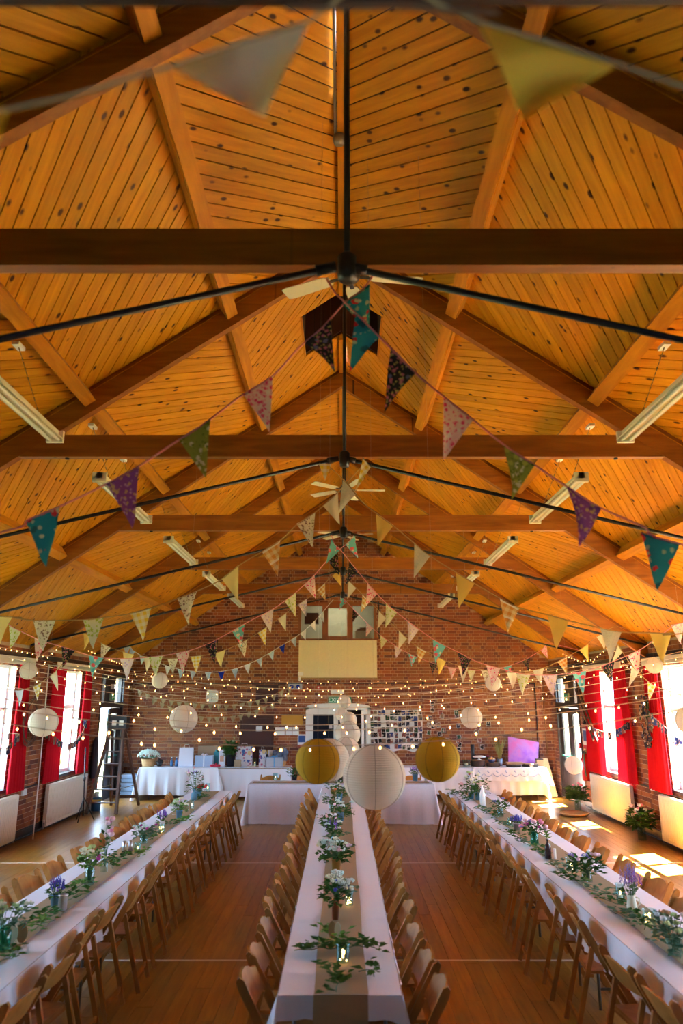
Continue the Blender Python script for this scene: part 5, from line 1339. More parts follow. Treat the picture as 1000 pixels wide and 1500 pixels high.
# ---- side wall items
def wall_pos(side, px, py, off=.03):
    X = (XL+off) if side == 'left' else (XR-off); return on_x(px, py, X)
for side, px, py, lb in (('left',160,1011,'left'),('right',830,1010,'right')):
    p = wall_pos(side, px, py, .0); sg = 1 if side == 'left' else -1
    t = thing('door_light', f'white box light over the {lb} exit door', 'light fitting', (p.x+sg*.0, 18.45, 2.68)); m = MB(); m.box(*sorted((sg*-.01, sg*.08)),-.12,.12,-.06,.06); part(m, 'casing', WHITE, t); m = MB(); m.box(*sorted((sg*.08, sg*.09)),-.1,.1,-.045,.045); part(m, 'diffuser', simple('opal_lit', (.9,.9,.9), .4, emit=(1,1,1), estr=.6) if side == 'left' else bpy.data.materials['opal_lit'], t)
    t = thing('exit_sign', f'small dark green exit sign on the {lb} side door transom', 'exit sign', (p.x, 18.45, 2.43)); m = MB(); m.box(*sorted((sg*-.01, sg*.03)),-.17,.17,-.09,.09); part(m, 'panel', simple('frame_pale', (.3,.36,.28), .5) if side == 'left' else bpy.data.materials['frame_pale'], t)
    m = MB(); m.box(*sorted((sg*.03, sg*.034)),-.15,.15,-.07,.07); part(m, 'green_field', SG, t)
    m = MB(); m.bar((sg*.036,.09,0),(sg*.036,-.09,0),.02,.003,(1,0,0)); m.bar((sg*.036,-.09,0),(sg*.036,-.03,.04),.016,.003,(1,0,0)); m.bar((sg*.036,-.09,0),(sg*.036,-.03,-.04),.016,.003,(1,0,0)); part(m, 'arrow', SW, t)
REDM = simple('extinguisher_red', (.62,.015,.01), .25)
t = thing('fire_extinguisher', 'red fire extinguisher on a bracket beside the right exit door', 'fire extinguisher', (XR-.13, 17.05, .62))
m = MB(); m.lathe([(0,0),(.085,0),(.09,.03),(.09,.46),(.07,.54),(.03,.58),(0,.58)], 16); part(m, 'cylinder', REDM, t)
m = MB(); m.lathe([(.03,.58),(.03,.63),(0,.63)], 8); m.bar((0,0,.64),(-.02,-.12,.66),.02,.015); part(m, 'valve', BLACK, t)
m = MB(); m.tube([(0,-.03,.62),(-.05,-.11,.55),(-.05,-.12,.2),(-.03,-.11,.1)], .012, 6); part(m, 'hose', simple('hose_green', (.05,.2,.1), .6), t); m = MB(); m.box(.09,.125,-.05,.05,.2,.3); part(m, 'bracket', BLACK, t)
p = wall_pos('right', 856, 1082); 
t = thing('poster', 'blue and white safety notice with red foot beside the right exit door', 'poster', (XR-.014, p.y, p.z)); m = MB(); m.box(-.01,0,-.15,.15,-.22,.22); part(m, 'sheet', WHITE, t); m = MB(); m.box(-.013,-.0102,-.11,.11,-.05,.18); part(m, 'blue_print', bpy.data.materials['print_blue'], t); m = MB(); m.box(-.013,-.0102,-.15,.15,-.22,-.14); part(m, 'red_print', bpy.data.materials['print_red'], t)
p = wall_pos('right', 851, 1092); t = thing('alarm_button', 'red call point low beside the right exit door', 'alarm', (XR-.014, p.y+.05, p.z)); m = MB(); m.box(-.05,0,-.05,.05,-.06,.06); part(m, 'casing', bpy.data.materials['alarm_red'], t); m = MB(); m.box(-.054,-.05,-.03,.03,-.03,.03); part(m, 'glass', WHITE, t)
p = wall_pos('right', 856, 1106); t = thing('notice', 'small yellow notice under the blue safety notice', 'notice', (XR-.014, p.y, p.z)); m = MB(); m.box(-.008,0,-.06,.06,-.16,.16); part(m, 'sheet', simple('yellow_notice', (.6,.5,.2), .7), t)
# dark wooden ladder leaning on the right wall
LW = simple('dark_timber', (.10,.04,.02), .6, noise_amt=.3)
a = wall_pos('right', 845, 1010, .06); bq = wall_pos('right', 872, 1085, .35)
t = thing('wall_frame', 'dark slatted timber piece leaning on the right wall behind the red curtain', 'timber', (0,0,0))
dv = (bq-a)
for s in (-1, 1):
    m = MB(); m.bar(a+Vector((0,s*.12,0)), bq+Vector((0,s*.12,0)), .03, .05); part(m, 'rail', LW, t)
for k in range(6):
    q = a + dv*(k+.5)/6; m = MB(); m.bar(q+Vector((0,-.12,0)), q+Vector((0,.12,0)), .025, .035); part(m, 'slat', LW, t)
# stepladder (left)
t = thing('stepladder', 'dark brown wooden stepladder standing by the left exit door', 'stepladder', (-5.05, 17.1, 0))
F0 = [(-.42,-.62,0),(.22,-.62,0)]; F1 = [(-.20,-.08,1.72),(.10,-.08,1.72)]; B0 = [(-.30,.72,0),(.34,.72,0)]; B1 = [(-.18,.0,1.68),(.12,.0,1.68)]
for a_, b_ in zip(F0, F1): m = MB(); m.bar(a_, b_, .05, .11, (0,1,0)); part(m, 'side_rail', LW, t)
for a_, b_ in zip(B0, B1): m = MB(); m.bar(a_, b_, .045, .08, (0,1,0)); part(m, 'back_leg', LW, t)
for k in range(6):
    f = .13+.15*k; a_ = Vector(F0[0]).lerp(Vector(F1[0]), f); b_ = Vector(F0[1]).lerp(Vector(F1[1]), f); m = MB(); m.bar(a_, b_, .11, .022); part(m, 'step', LW, t)
for f in (.12,.55):
    a_ = Vector(B0[0]).lerp(Vector(B1[0]), f); b_ = Vector(B0[1]).lerp(Vector(B1[1]), f); m = MB(); m.bar(a_, b_, .02, .07); part(m, 'brace', LW, t)
m = MB(); m.box(-.24,.16,-.16,.06,1.72,1.75); part(m, 'top_tread', LW, t)
for i in (0, 1):
    a_ = Vector(F0[i]).lerp(Vector(F1[i]), .28); b_ = Vector(B0[i]).lerp(Vector(B1[i]), .28); m = MB(); m.tube([a_, b_], .006, 4); part(m, 'cord', HESSIAN, t)
t = thing('projector_box', 'black equipment box with two white labels on top of the stepladder', 'equipment', (-5.09, 17.05, 1.752)); m = MB(); m.box(-.2,.22,-.12,.12,0,.28); part(m, 'casing', BLACK, t)
for x in (-.06,.10): m = MB(); m.box(x-.05,x+.05,-.124,-.12,.06,.17); part(m, 'white_label', WHITE, t)
m = MB(); m.box(-.24,-.2,-.08,.06,.05,.25); part(m, 'side_tag', simple('pale_green_tag', (.35,.55,.42), .6), t)
# black stand at left radiator
p = on_z(121, 1203, 0)
t = thing('tripod_stand', 'black folding lighting stand in front of the left radiator', 'stand', (p.x, p.y, 0)); m = MB(); m.tube([(0,0,.1),(-.05,.05,.8),(-.1,.1,1.42)], .013, 6); part(m, 'pole', BLACK, t)
for k in range(3): a = k*2.1+.4; m = MB(); m.tube([(-.01,0,.45),(.22*math.cos(a),.22*math.sin(a),.008)], .009, 5); part(m, 'leg', BLACK, t)
m = MB(); m.lathe([(0,0),(.025,0),(.025,.08),(0,.08)], 8, (-.05,.05,.76)); part(m, 'clamp', BLACK, t)
p = on_z(132, 1190, 0)
t = thing('paint_tin', 'blue tub with yellow band and white lid on the floor by the left wall', 'tub', (XL+.28, 17.0, 0)); m = MB(); m.lathe([(0,.002),(.1,.002),(.11,.28),(0,.28)], 16); part(m, 'tub_body', simple('tub_blue', (.03,.13,.25), .4), t); m = MB(); m.lathe([(.112,.2),(.114,.24)], 16); part(m, 'yellow_band', simple('band_yellow', (.5,.4,.1), .5), t); m = MB(); m.lathe([(0,.28),(.06,.285),(.05,.4),(0,.4)], 12); part(m, 'lid', WHITE, t)
t = thing('hanging_coat', 'dark coat and red bag hanging beside the left exit door', 'coat', (XL+.09, 17.25, .62))
m = MB(); m.lathe([(.0,.02),(.13,.05),(.15,.4),(.12,.8),(.05,.92),(0,.94)], 12, sx=.5); part(m, 'coat', simple('coat_dark', (.04,.02,.03), .8), t); m = MB(); m.lathe([(0,-.25),(.1,-.22),(.12,.1),(.05,.2),(0,.2)], 10, (0.02,.1,.0), sx=.5); part(m, 'bag', simple('bag_red', (.30,.02,.03), .7), t)
# flowers standing on the floor at the right wall
def floor_flowers(loc, label, blooms):
    return bouquet('floor_vase', label, loc, 'jar', .38, .24, LEAF2, 150, blooms, JAR, vh=.26, vr=.07, lsz=.11)
floor_flowers((5.28, 13.62, 0), 'big leafy bouquet with white and pink blooms on the floor between the right radiators', [('white',5,.045,'ball'),('cream',4,.04,'ball'),('blush',3,.05,'ball'),('pink',2,.03,'ball')])
floor_flowers((5.22, 16.95, 0), 'leafy bouquet with pink blooms on the floor left of the right exit door', [('blush',4,.04,'ball'),('pink',4,.035,'ball'),('lime',5,.1,'spike')])
t = thing('straw_tray', 'round straw tray lying on the floor near the right exit door', 'tray', (4.95, 16.35, 0)); m = MB(); m.lathe([(0,.004),(.26,.004),(.31,.05),(.29,.055),(.25,.02),(0,.018)], 24); part(m, 'tray', WICK, t); m = MB(); m.lathe([(.30,.045),(.325,.05),(.3,.065)], 24); part(m, 'rim', WICK, t)
# hanging strings of photographs along the windows
def photo_line(side, pts, n, label):
    X = (XL+.26) if side == 'left' else (XR-.26); P = [on_x(px, py, X) for px, py in pts]; Wx = XL+.01 if side == 'left' else XR-.01
    P = [Vector((Wx, P[0].y, P[0].z+.02))] + P + [Vector((Wx, P[-1].y, P[-1].z+.02))]
    t = thing('photo_garland', label, 'garland', (0,0,0)); m = MB(); m.tube(P, .004, 4); part(m, 'string', HESSIAN, t)
    seg = [0]
    for a, b in zip(P, P[1:]): seg.append(seg[-1]+(b-a).length)
    for k in range(n):
        d = seg[-1]*(k+.5)/n; i = max(j for j in range(len(seg)) if seg[j] <= d); i = min(i, len(P)-2); q = P[i].lerp(P[i+1], (d-seg[i])/(seg[i+1]-seg[i]))
        h = R.uniform(.09,.14); w = .05; m = MB(); m.box(-.002,.002,-w,w,-h,0); o = part(m, 'photograph', R.choice(PHM), t); o.location = q; o.rotation_euler = (R.uniform(-.2,.2), 0, R.uniform(-.5,.5))
photo_line('left', [(0,1097),(10,1095),(20,1085),(28,1075)], 8, 'string of photographs across the nearer left window')
photo_line('left', [(62,1070),(75,1075),(87,1085),(100,1090),(112,1085),(122,1070),(128,1055)], 22, 'string of photographs sagging across the farther left window')
photo_line('right', [(850,1045),(860,1060),(872,1068),(890,1074),(905,1068),(920,1058),(935,1045)], 26, 'string of photographs across the farther right-hand window')
photo_line('right', [(950,1045),(962,1055),(975,1066),(988,1080),(1000,1082)], 13, 'string of photographs across the nearer right-hand window')
def cluster(side, px, py, n, r, h, name, label, cat, mats):
    X = (XL+.2) if side == 'left' else (XR-.2); c = on_x(px, py, X); t = thing(name, label, cat, tuple(c))
    for k in range(n):
        zz = R.uniform(-1,1); ww = r*(1-abs(zz)**1.2)+.02; m = MB(); m.box(-.002,.002,-.05,.05,-.06,.06); o = part(m, 'photograph', R.choice(mats), t); o.location = (R.uniform(-.03,.03), R.uniform(-ww,ww), zz*h); o.rotation_euler = (R.uniform(-.7,.7), R.uniform(-.3,.3), R.uniform(-.6,.6))
    m = MB(); m.tube([(0,0,h+.5),(0,0,-h)], .004, 4); part(m, 'string', HESSIAN, t); return t
cluster('right', 946, 1058, 46, .26, .42, 'photo_cluster', 'hanging diamond of photographs between the right-hand windows', 'photo cluster', PHM)
t = cluster('left', 45, 1058, 0, .2, .3, 'hanging_wreath', 'dark twig wreath hanging behind the paper lantern on the left wall', 'wreath', PHM)
m = MB(); 
for k in range(5): m.tube([( .02*math.sin(a*3+k), (.25+.02*k)*math.cos(a), (.33+.02*k)*math.sin(a)) for a in [i*pi/8 for i in range(17)]], .008, 4, cap=False)
part(m, 'twigs', LW, t)
t = thing('antler_ornament', 'pale curved horn standing on the farther left windowsill', 'ornament', (XL-.02, 15.35, .925)); m = MB(); m.tube([(0,-.25,.03),(0,-.05,.06),(0,.1,.2),(0,.17,.42)], [.02,.022,.015,.004], 8); part(m, 'horn', DRY, t); m = MB(); m.lathe([(0,0),(.06,0),(.05,.03),(0,.03)], 10, (0,-.2,0)); part(m, 'base', DRY, t)

# =================================================================== HANGING THINGS
# ---- fluorescent battens
CREAMB = simple('batten_cream', (.74,.70,.55), .4); TUBE = simple('tube_white', (.82,.82,.74), .3); CHAIN = simple('chain_brass', (.30,.22,.10), .4, .7)
def batten(x, y, label):
    t = thing('strip_light', label, 'strip light', (x, y, 4.54)); s = 1 if x > 0 else -1
    m = MB(); h = .9; m.box(-.03,.03,-h,h,.02,.085)
    for q in (-1,1): m.add([(q*.03,-h,.05),(q*.075,-h,.015),(q*.07,-h,.01),(q*.028,-h,.04),(q*.03,h,.05),(q*.075,h,.015),(q*.07,h,.01),(q*.028,h,.04)], [(0,1,2,3),(7,6,5,4),(0,4,5,1),(1,5,6,2),(2,6,7,3),(3,7,4,0)])
    part(m, 'body', CREAMB, t)
    for q in (-1,1): m = MB(); m.tube([(q*.035,-h+.03,.005),(q*.035,h-.03,.005)], .013, 8); part(m, 'tube', TUBE, t)
    for e in (-1,1): m = MB(); m.box(-.07,.07,*sorted((e*h,e*(h-.03))),-.015,.085); part(m, 'end_cap', CREAMB, t)
    top = (s*2.66 - x, roofz(2.66)-.25 - 4.54)
    for e in (-1,1):
        m = MB(); a = Vector((0,e*.55,.085)); b = Vector((top[0], e*.55, top[1])); n = 14
        for k in range(n):
            p = a.lerp(b, k/n); q = a.lerp(b, (k+.8)/n); m.tube([p, q], .005 if k % 2 else .0035, 4)
        part(m, 'chain', CHAIN, t)
        m = MB(); m.box(top[0]-.03,top[0]+.03,e*.55-.06,e*.55+.06,top[1]-.01,top[1]+.02); part(m, 'hook_plate', WHITE, t)
    return t
for i, y in enumerate((4.83, 7.75, 10.7, 13.6, 16.5)):
    for x, sd in ((-2.42,'left'), (2.40,'right')): batten(x, y, f'unlit cream twin fluorescent batten, {sd} row, {nth[i]} from the viewer')
# ---- ceiling fans
def fan(y, rot, label, R_=.68, x=0.06):
    t = thing('ceiling_fan', label, 'ceiling fan', (x, y, 5.84))
    m = MB(); m.tube([(0,0,.08),(0,0,RIDGE-5.84-.12)], .014, 8); part(m, 'down_rod', BLACK, t)
    m = MB(); m.lathe([(0,-.06),(.05,-.055),(.09,-.02),(.1,.03),(.07,.08),(.02,.1),(0,.1)], 16); part(m, 'motor', simple('fan_motor', (.10,.08,.07), .3, .6) if 'fan_motor' not in bpy.data.materials else bpy.data.materials['fan_motor'], t)
    for k in range(5):
        a = rot + k*2*pi/5; c, s = math.cos(a), math.sin(a)
        m = MB(); P = []
        for u, w in ((.17,.045),(.22,.062),(R_-.04,.072),(R_,.06)): P.append((u, -w))
        P = P + [(u, -w) for u, w in reversed(P)] if False else P + [(u, abs(w)) for u, w in reversed(P)]
        V = [(u*c-w*s, u*s+w*c, .012+w*.12) for u, w in P]; m.poly(V, (0,0,1), .008)
        bl = part(m, 'blade', CREAMB, t)
        m = MB(); m.bar((.08*c,.08*s,.0),(.2*c,.2*s,.005),.035,.006); m.build('blade_arm', bpy.data.materials['fan_motor'], bl)
fan(5.3, .14, 'cream five-blade ceiling fan partly hidden by the nearest collar beam', .62)
fan(11.71, .05, 'cream ceiling fan in the middle of the hall behind the bunting')
fan(15.2, -.15, 'farthest cream ceiling fan, in front of the brick gable', .62)

# ---- paper lanterns
def paper(name, col, tr):
    m, nt, N, L, b = newmat(name); b.inputs['Base Color'].default_value = (*col,1); b.inputs['Roughness'].default_value = .8
    o = N['Material Output']; t = N.new('ShaderNodeBsdfTranslucent'); t.inputs[0].default_value = (*col,1); ms = N.new('ShaderNodeMixShader'); ms.inputs[0].default_value = tr
    L.new(b.outputs[0], ms.inputs[1]); L.new(t.outputs[0], ms.inputs[2]); L.new(ms.outputs[0], o.inputs[0]); return m
PW_ = paper('white_paper_shade', (.84,.75,.66), .45); PY_ = paper('ochre_paper_shade', (.72,.50,.03), .35); WIRE = simple('lantern_wire', (.32,.24,.18), .6); WIREY = simple('lantern_wire_dark', (.14,.09,.01), .6)
def lantern(px, py, rpx, d, label, yellow=False, rz=0.0, n=3):
    r = d/2; zc = FPX*r/rpx; ry = ray(px, py); c = ry*zc; x, y, z = c.x, c.y, c.z+CAMZ
    t = thing('paper_lantern', label, 'paper lantern', (x, y, z), rz)
    m = MB(); prof = []; K = 36
    for i in range(K*2+1):
        th = .16 + (pi-.32)*i/(K*2); rr = r*(1 - (.012 if i % 2 else 0)); prof.append((math.sin(th)*rr, -math.cos(th)*rr*.97))
    m.lathe(prof, 40, sm=False); part(m, 'shade', PY_ if yellow else PW_, t)
    m = MB()
    for k in range(n*2):
        a = -pi/2 + pi/n*(k+.5)*1.0
        m.tube([(math.sin(th)*r*1.004*math.cos(a), math.sin(th)*r*1.004*math.sin(a), -math.cos(th)*r*.975) for th in [.17+(pi-.34)*i/20 for i in range(21)]], r*.009, 4)
    for zz in (-1,1): m.lathe([(r*.155,zz*r*.955),(r*.17,zz*r*.96),(r*.155,zz*r*.965)], 16)
    part(m, 'frame', WIREY if yellow else WIRE, t)
    top = 8.3 if (7.9 < y < 9.05 and abs(x) < .5) else roofz(x) - .012 if abs(x) > .035 else RIDGE-.108
    m = MB(); m.tube([(0,0,r*.9),(0,0,top-z)], .0007, 3); part(m, 'thread', simple('nylon', (.5,.4,.3), .5) if 'nylon' not in bpy.data.materials else bpy.data.materials['nylon'], t)
lantern(548, 1138, 46, .45, 'largest white paper lantern hanging over the centre table', rz=.52, n=3)
lantern(465, 1115, 32.5, .30, 'left ochre yellow paper lantern', True, rz=-.28, n=4)
lantern(640.5, 1112, 32.5, .30, 'right ochre yellow paper lantern', True, rz=-.28, n=4)
lantern(481, 1113, 31, .35, 'white paper lantern half hidden behind the left ochre lantern')
lantern(507, 1100, 20, .30, 'white paper lantern just above and behind the largest one')
lantern(509, 1075, 18.5, .30, 'second lantern from the bottom of the receding white column')
lantern(510, 1055, 12.5, .25, 'third lantern up in the receding white column')
lantern(500, 1046, 9.5, .22, 'small lantern peeping out left near the top of the white column')
lantern(504, 1028, 9.8, .25, 'topmost lantern of the white column, overlapping the EXIT sign')
lantern(269, 1053, 20.5, .35, 'white paper lantern in front of the hessian bunting on the far wall')
lantern(63.5, 1058, 21, .35, 'white paper lantern in front of the left wall pole')
lantern(41.5, 983, 12.3, .25, 'small white lantern beside the nearer left curtain')
lantern(234, 997, 11.8, .25, 'small white lantern above the hessian bunting near the left corner')
lantern(690, 1051, 16, .30, 'white lantern in front of the brick wall right of the photographs')
lantern(722, 1001, 11.5, .25, 'white lantern behind the pink flag at right')
lantern(958, 975, 12, .25, 'white lantern against the brick between right-hand windows')
lantern(840, 1121, 13, .27, 'low white lantern in front of the right exit door')
lantern(1012, 1055, 22, .35, 'white lantern cut by the right picture edge')

# ---- bunting
FL = {
 'teal': flagmat('flag_teal', (.02,.20,.26), 'floral', (.55,.03,.04), (.45,.42,.30), (.02,.10,.12), scale=18),
 'teal_light': flagmat('flag_teal_light', (.16,.50,.52), 'floral', (.72,.12,.14), (.65,.60,.50), (.10,.35,.38), scale=13),
 'black': flagmat('flag_black', (.02,.018,.02), 'floral', (.35,.10,.14), (.30,.26,.08), (.10,.10,.20), scale=36),
 'pink': flagmat('flag_pink', (.72,.50,.48), 'floral', (.66,.05,.16), (.70,.24,.30), (.7,.6,.55), scale=36),
 'green': flagmat('flag_green', (.20,.22,.04), 'floral', (.50,.46,.32), (.12,.15,.02), (.34,.34,.06), scale=30),
 'green_light': flagmat('flag_green_light', (.62,.60,.42), 'floral', (.36,.42,.06), (.42,.50,.10), (.6,.6,.4), scale=30),
 'purple': flagmat('flag_purple', (.22,.06,.24), 'floral', (.48,.30,.14), (.45,.25,.40), (.14,.04,.16), scale=36),
 'lilac': flagmat('flag_lilac', (.68,.55,.60), 'floral', (.48,.34,.52), (.66,.52,.30), (.7,.6,.62), scale=28),
 'yellow': flagmat('flag_yellow', (.74,.50,.12)),
 'paleyellow': flagmat('flag_pale_yellow', (.76,.64,.28)),
 'cream': flagmat('flag_cream', (.70,.62,.46)),
 'linen': flagmat('flag_linen', (.62,.56,.44), 'floral', (.55,.50,.40), None, None, scale=60),
 'creamfloral': flagmat('flag_cream_floral', (.70,.65,.52), 'floral', (.26,.16,.13), (.42,.40,.22), (.66,.6,.5), scale=40),
 'gingham': flagmat('flag_gingham', (.74,.72,.60), 'gingham', (.70,.48,.04), scale=16),
 'plaid': flagmat('flag_plaid', (.70,.58,.32), 'plaid', (.58,.26,.05), (.75,.7,.6), scale=15),
 'lblue': flagmat('flag_pale_blue', (.50,.62,.74), 'floral', (.35,.48,.65), None, None, scale=40),
 'white': flagmat('flag_white', (.72,.74,.80)),
 'royal': flagmat('flag_royal', (.01,.03,.42)),
 'hessian': flagmat('flag_hessian', (.46,.39,.24), 'floral', (.40,.33,.20), None, None, scale=60),
}
RIB = {'pink': simple('ribbon_pink', (.72,.26,.27), .8), 'jute': simple('jute_string', (.42,.27,.10), .9), 'white': simple('ribbon_white', (.75,.74,.76), .7)}
def flag(parent, p, t, w, h, mat, side_twist, apexdir=None, label=None):
    """p: middle of the top edge, t: direction of the string"""
    t = t.normalized()
    if t.x < 0: t = -t
    up = Vector((0,0,1)); n = up.cross(t); n = n.normalized() if n.length > .05 else Vector((0,1,0))
    z = t.cross(n).normalized()
    if z.z < 0: z = -z
    n = z.cross(t)
    Rm = Matrix.Rotation(side_twist, 3, t); n = Rm @ n; z = Rm @ z
    g = Vector((0,0,-1)); sh = g.dot(t)*.62*h
    m = MB(); rows = 6; V = []; F = []; idx = []
    cu = R.uniform(-.05,.05); ph = R.random()*6
    for j in range(rows+1):
        f = j/rows; wj = w*(1-f); row = []
        k = rows - j
        for i in range(k+1):
            s = (i/k-.5) if k else 0
            row.append(len(V)); V.append((s*wj + sh*f, cu*math.sin(f*2.5+ph)*f + .018*math.sin(s*5+ph+f*2)*min(1,f*2), -h*f*(1-.12*abs(g.dot(t)))))
        idx.append(row)
    for j in range(rows):
        a, b = idx[j], idx[j+1]
        for i in range(len(b)):
            F.append((a[i], b[i], a[i+1]))
            if i < len(b)-1: F.append((b[i], b[i+1], a[i+1]))
    m.add(V, F, 0, True)
    m.tube([(-w/2,0,0),(0,.001,0),(w/2,0,0)], .006, 4)
    M = Matrix(((t.x,n.x,z.x,p.x),(t.y,n.y,z.y,p.y),(t.z,n.z,z.z,p.z),(0,0,0,1)))
    o = m.build('flag', mat, parent, mw=M)
    if label: o['label'] = label
    return o
def garland(label, Y, pts, flags, rib, w=.2, h=.29, post=(), pre=(), rad=.006):
    P = [on_y(px, py, Y) for px, py in pts]
    t = thing('bunting', label, 'bunting', (0,0,0), 0, 'bunting garlands across the hall')
    full = [Vector(q) for q in pre] + P + [Vector(q) for q in post]
    # smooth
    S = []
    for i in range(len(full)-1):
        p0, p1, p2, p3 = full[max(i-1,0)], full[i], full[i+1], full[min(i+2,len(full)-1)]
        for k in range(4):
            u = k/4; S.append(.5*((2*p1)+(p2-p0)*u+(2*p0-5*p1+4*p2-p3)*u*u+(3*p1-p0-3*p2+p3)*u**3))
    S.append(full[-1])
    m = MB(); m.tube(S, rad, 5); part(m, 'string', RIB[rib], t)
    scr = []
    for q in S:
        zc = q.y*CP + (q.z-CAMZ)*SP; scr.append(500+FPX*q.x/zc if zc > .1 else 9999)
    for px, kind in flags:
        i = min(range(len(S)-1), key=lambda i: abs((scr[i]+scr[i+1])/2-px) + (0 if min(scr[i],scr[i+1])-2 <= px <= max(scr[i],scr[i+1])+2 else 50))
        f = (px-scr[i])/(scr[i+1]-scr[i]) if abs(scr[i+1]-scr[i]) > 1e-6 else .5
        p = S[i].lerp(S[i+1], max(0,min(1,f))); a = S[max(i-1,0)]; b = S[min(i+2,len(S)-1)]
        flag(t, p, b-a, w*R.uniform(.95,1.05), h*R.uniform(.95,1.05), FL[kind], R.uniform(-.25,.25), label=kind.replace('lblue','pale blue').replace('creamfloral','cream floral').replace('teal_light','light teal floral').replace('green_light','light green floral').replace('paleyellow','pale yellow') + ' flag')
    return t
wl = lambda Y, z=3.15: (XL+.03, Y, z)
wr = lambda Y, z=3.15: (XR-.03, Y, z)
garland('nearest floral bunting on pink ribbon, left half, tied to the nearest collar beam', 3.75, [(548,400),(530,425),(505,443),(472,480),(437,510),(400,550),(350,582),(300,620),(250,652),(200,685),(140,717),(85,743),(40,762),(0,780)],
        [(521,'teal'),(466,'black'),(378,'pink'),(285,'green'),(180,'purple'),(62,'teal')], 'pink', post=[(-3.0,3.75,3.05),(-4.4,3.7,3.05),wl(3.7)])
garland('nearest floral bunting on pink ribbon, right half, tied to the nearest collar beam', 3.7, [(478,408),(490,428),(505,443),(540,478),(575,513),(612,550),(652,583),(690,613),(738,652),(785,683),(833,715),(875,742),(920,762),(945,773),(1000,798)],
        [(538,'teal'),(590,'black'),(671,'pink'),(760,'green'),(855,'purple'),(967,'teal')], 'pink', post=[(3.2,3.7,2.95),(4.5,3.7,3.0),wr(3.7)])
garland('yellow and cream bunting on jute string, left half, second from the viewer', 6.75, [(535,677),(508,707),(480,735),(458,753),(435,768),(412,790),(380,810),(350,828),(322,850),(290,865),(260,877),(222,890),(190,899),(150,905),(123,908),(80,909),(50,909),(20,905),(0,903)],
        [(484,'cream'),(448,'creamfloral'),(397,'plaid'),(337,'paleyellow'),(274,'creamfloral'),(206,'gingham'),(137,'green_light'),(65,'creamfloral'),(3,'paleyellow')], 'jute', post=[wl(6.75, 3.3)])
garland('yellow and cream bunting on jute string, right half, second from the viewer', 6.7, [(478,680),(508,708),(530,735),(552,753),(573,768),(608,797),(630,815),(667,838),(695,855),(733,877),(760,890),(803,901),(832,909),(878,920),(910,926),(952,927),(983,928),(1000,928)],
        [(512,'linen'),(563,'yellow'),(618,'linen'),(681,'yellow'),(746,'plaid'),(817,'yellow'),(894,'linen'),(967,'yellow')], 'jute', post=[wr(6.7, 3.2)])
t = thing('bunting_tail', 'two loose yellow gingham flags knotted to the second tie rod', 'bunting', tuple(on_y(537,678,6.6)))
flag(t, Vector((0,0,0)), Vector((.6,0,-.8)), .12, .30, FL['gingham'], .3); flag(t, on_y(476,680,6.6)-on_y(537,678,6.6), Vector((1,0,0)), .12, .16, FL['gingham'], .2)
garland('pink ribbon bunting, left half, hanging from the third truss', 10.1, [(519,783),(508,796),(497,805),(478,822),(458,845),(428,872),(398,893),(365,910),(330,930),(300,945),(268,955),(225,962),(180,965),(140,962),(100,950),(60,938),(20,920),(0,912)],
        [(513,'teal_light'),(487,'black'),(453,'pink'),(425,'green_light'),(391,'lilac'),(349,'teal_light'),(310,'black'),(268,'pink'),(228,'green_light'),(186,'lilac'),(141,'teal_light'),(100,'black'),(60,'pink'),(22,'green_light')], 'pink', post=[wl(10.1, 3.4)])
garland('pink ribbon bunting, right half, hanging from the third truss', 10.05, [(485,783),(490,797),(499,806),(520,832),(545,862),(570,888),(600,912),(635,937),(670,955),(700,970),(735,980),(770,988),(820,988),(860,982),(900,968),(940,950),(975,925),(1000,912)],
        [(491,'teal_light'),(518,'black'),(545,'pink'),(573,'green_light'),(605,'lilac'),(643,'teal_light'),(680,'black'),(722,'pink'),(766,'green_light'),(805,'lilac'),(848,'teal_light'),(890,'black'),(928,'pink'),(962,'green_light'),(992,'lilac')], 'pink', post=[wr(10.05, 3.5)])
garland('jute bunting of yellow, cream and gingham flags, left half, fourth truss', 13.4, [(500,830),(490,840),(480,850),(455,873),(430,890),(400,912),(370,932),(340,948),(310,958),(280,962),(250,965),(215,962),(180,955),(150,943),(125,928),(105,915)],
        [(492,'yellow'),(470,'plaid'),(443,'lilac'),(413,'cream'),(384,'gingham'),(355,'creamfloral'),(322,'paleyellow'),(287,'gingham'),(253,'creamfloral'),(218,'cream'),(188,'paleyellow'),(155,'creamfloral'),(128,'yellow'),(108,'plaid')], 'jute', post=[wl(13.4, 3.6)])
garland('jute bunting of yellow, cream and plaid flags, right half, fourth truss', 13.35, [(500,838),(510,850),(520,860),(545,885),(575,915),(605,943),(635,960),(665,973),(700,980),(740,985),(770,984),(800,977),(825,965),(855,948),(878,930),(905,918)],
        [(516,'cream'),(536,'plaid'),(560,'cream'),(590,'linen'),(617,'plaid'),(646,'yellow'),(678,'cream'),(712,'creamfloral'),(750,'cream'),(788,'linen'),(823,'plaid'),(855,'yellow'),(880,'cream')], 'jute', post=[wr(13.35, 3.5)])
garland('pink string bunting in front of the gable window, right half, farthest truss', 16.6, [(498,872),(506,880),(520,895),(545,920),(570,940),(600,958),(630,970),(660,978),(700,982),(735,978),(765,968),(785,957),(797,948),(803,942)],
        [(503,'teal_light'),(521,'black'),(541,'pink'),(562,'green_light'),(583,'lilac'),(604,'teal_light'),(634,'black'),(662,'pink'),(690,'green_light'),(715,'lilac'),(743,'teal_light'),(770,'black'),(796,'pink')], 'pink', w=.2, h=.27, post=[wr(16.6, 3.42)])
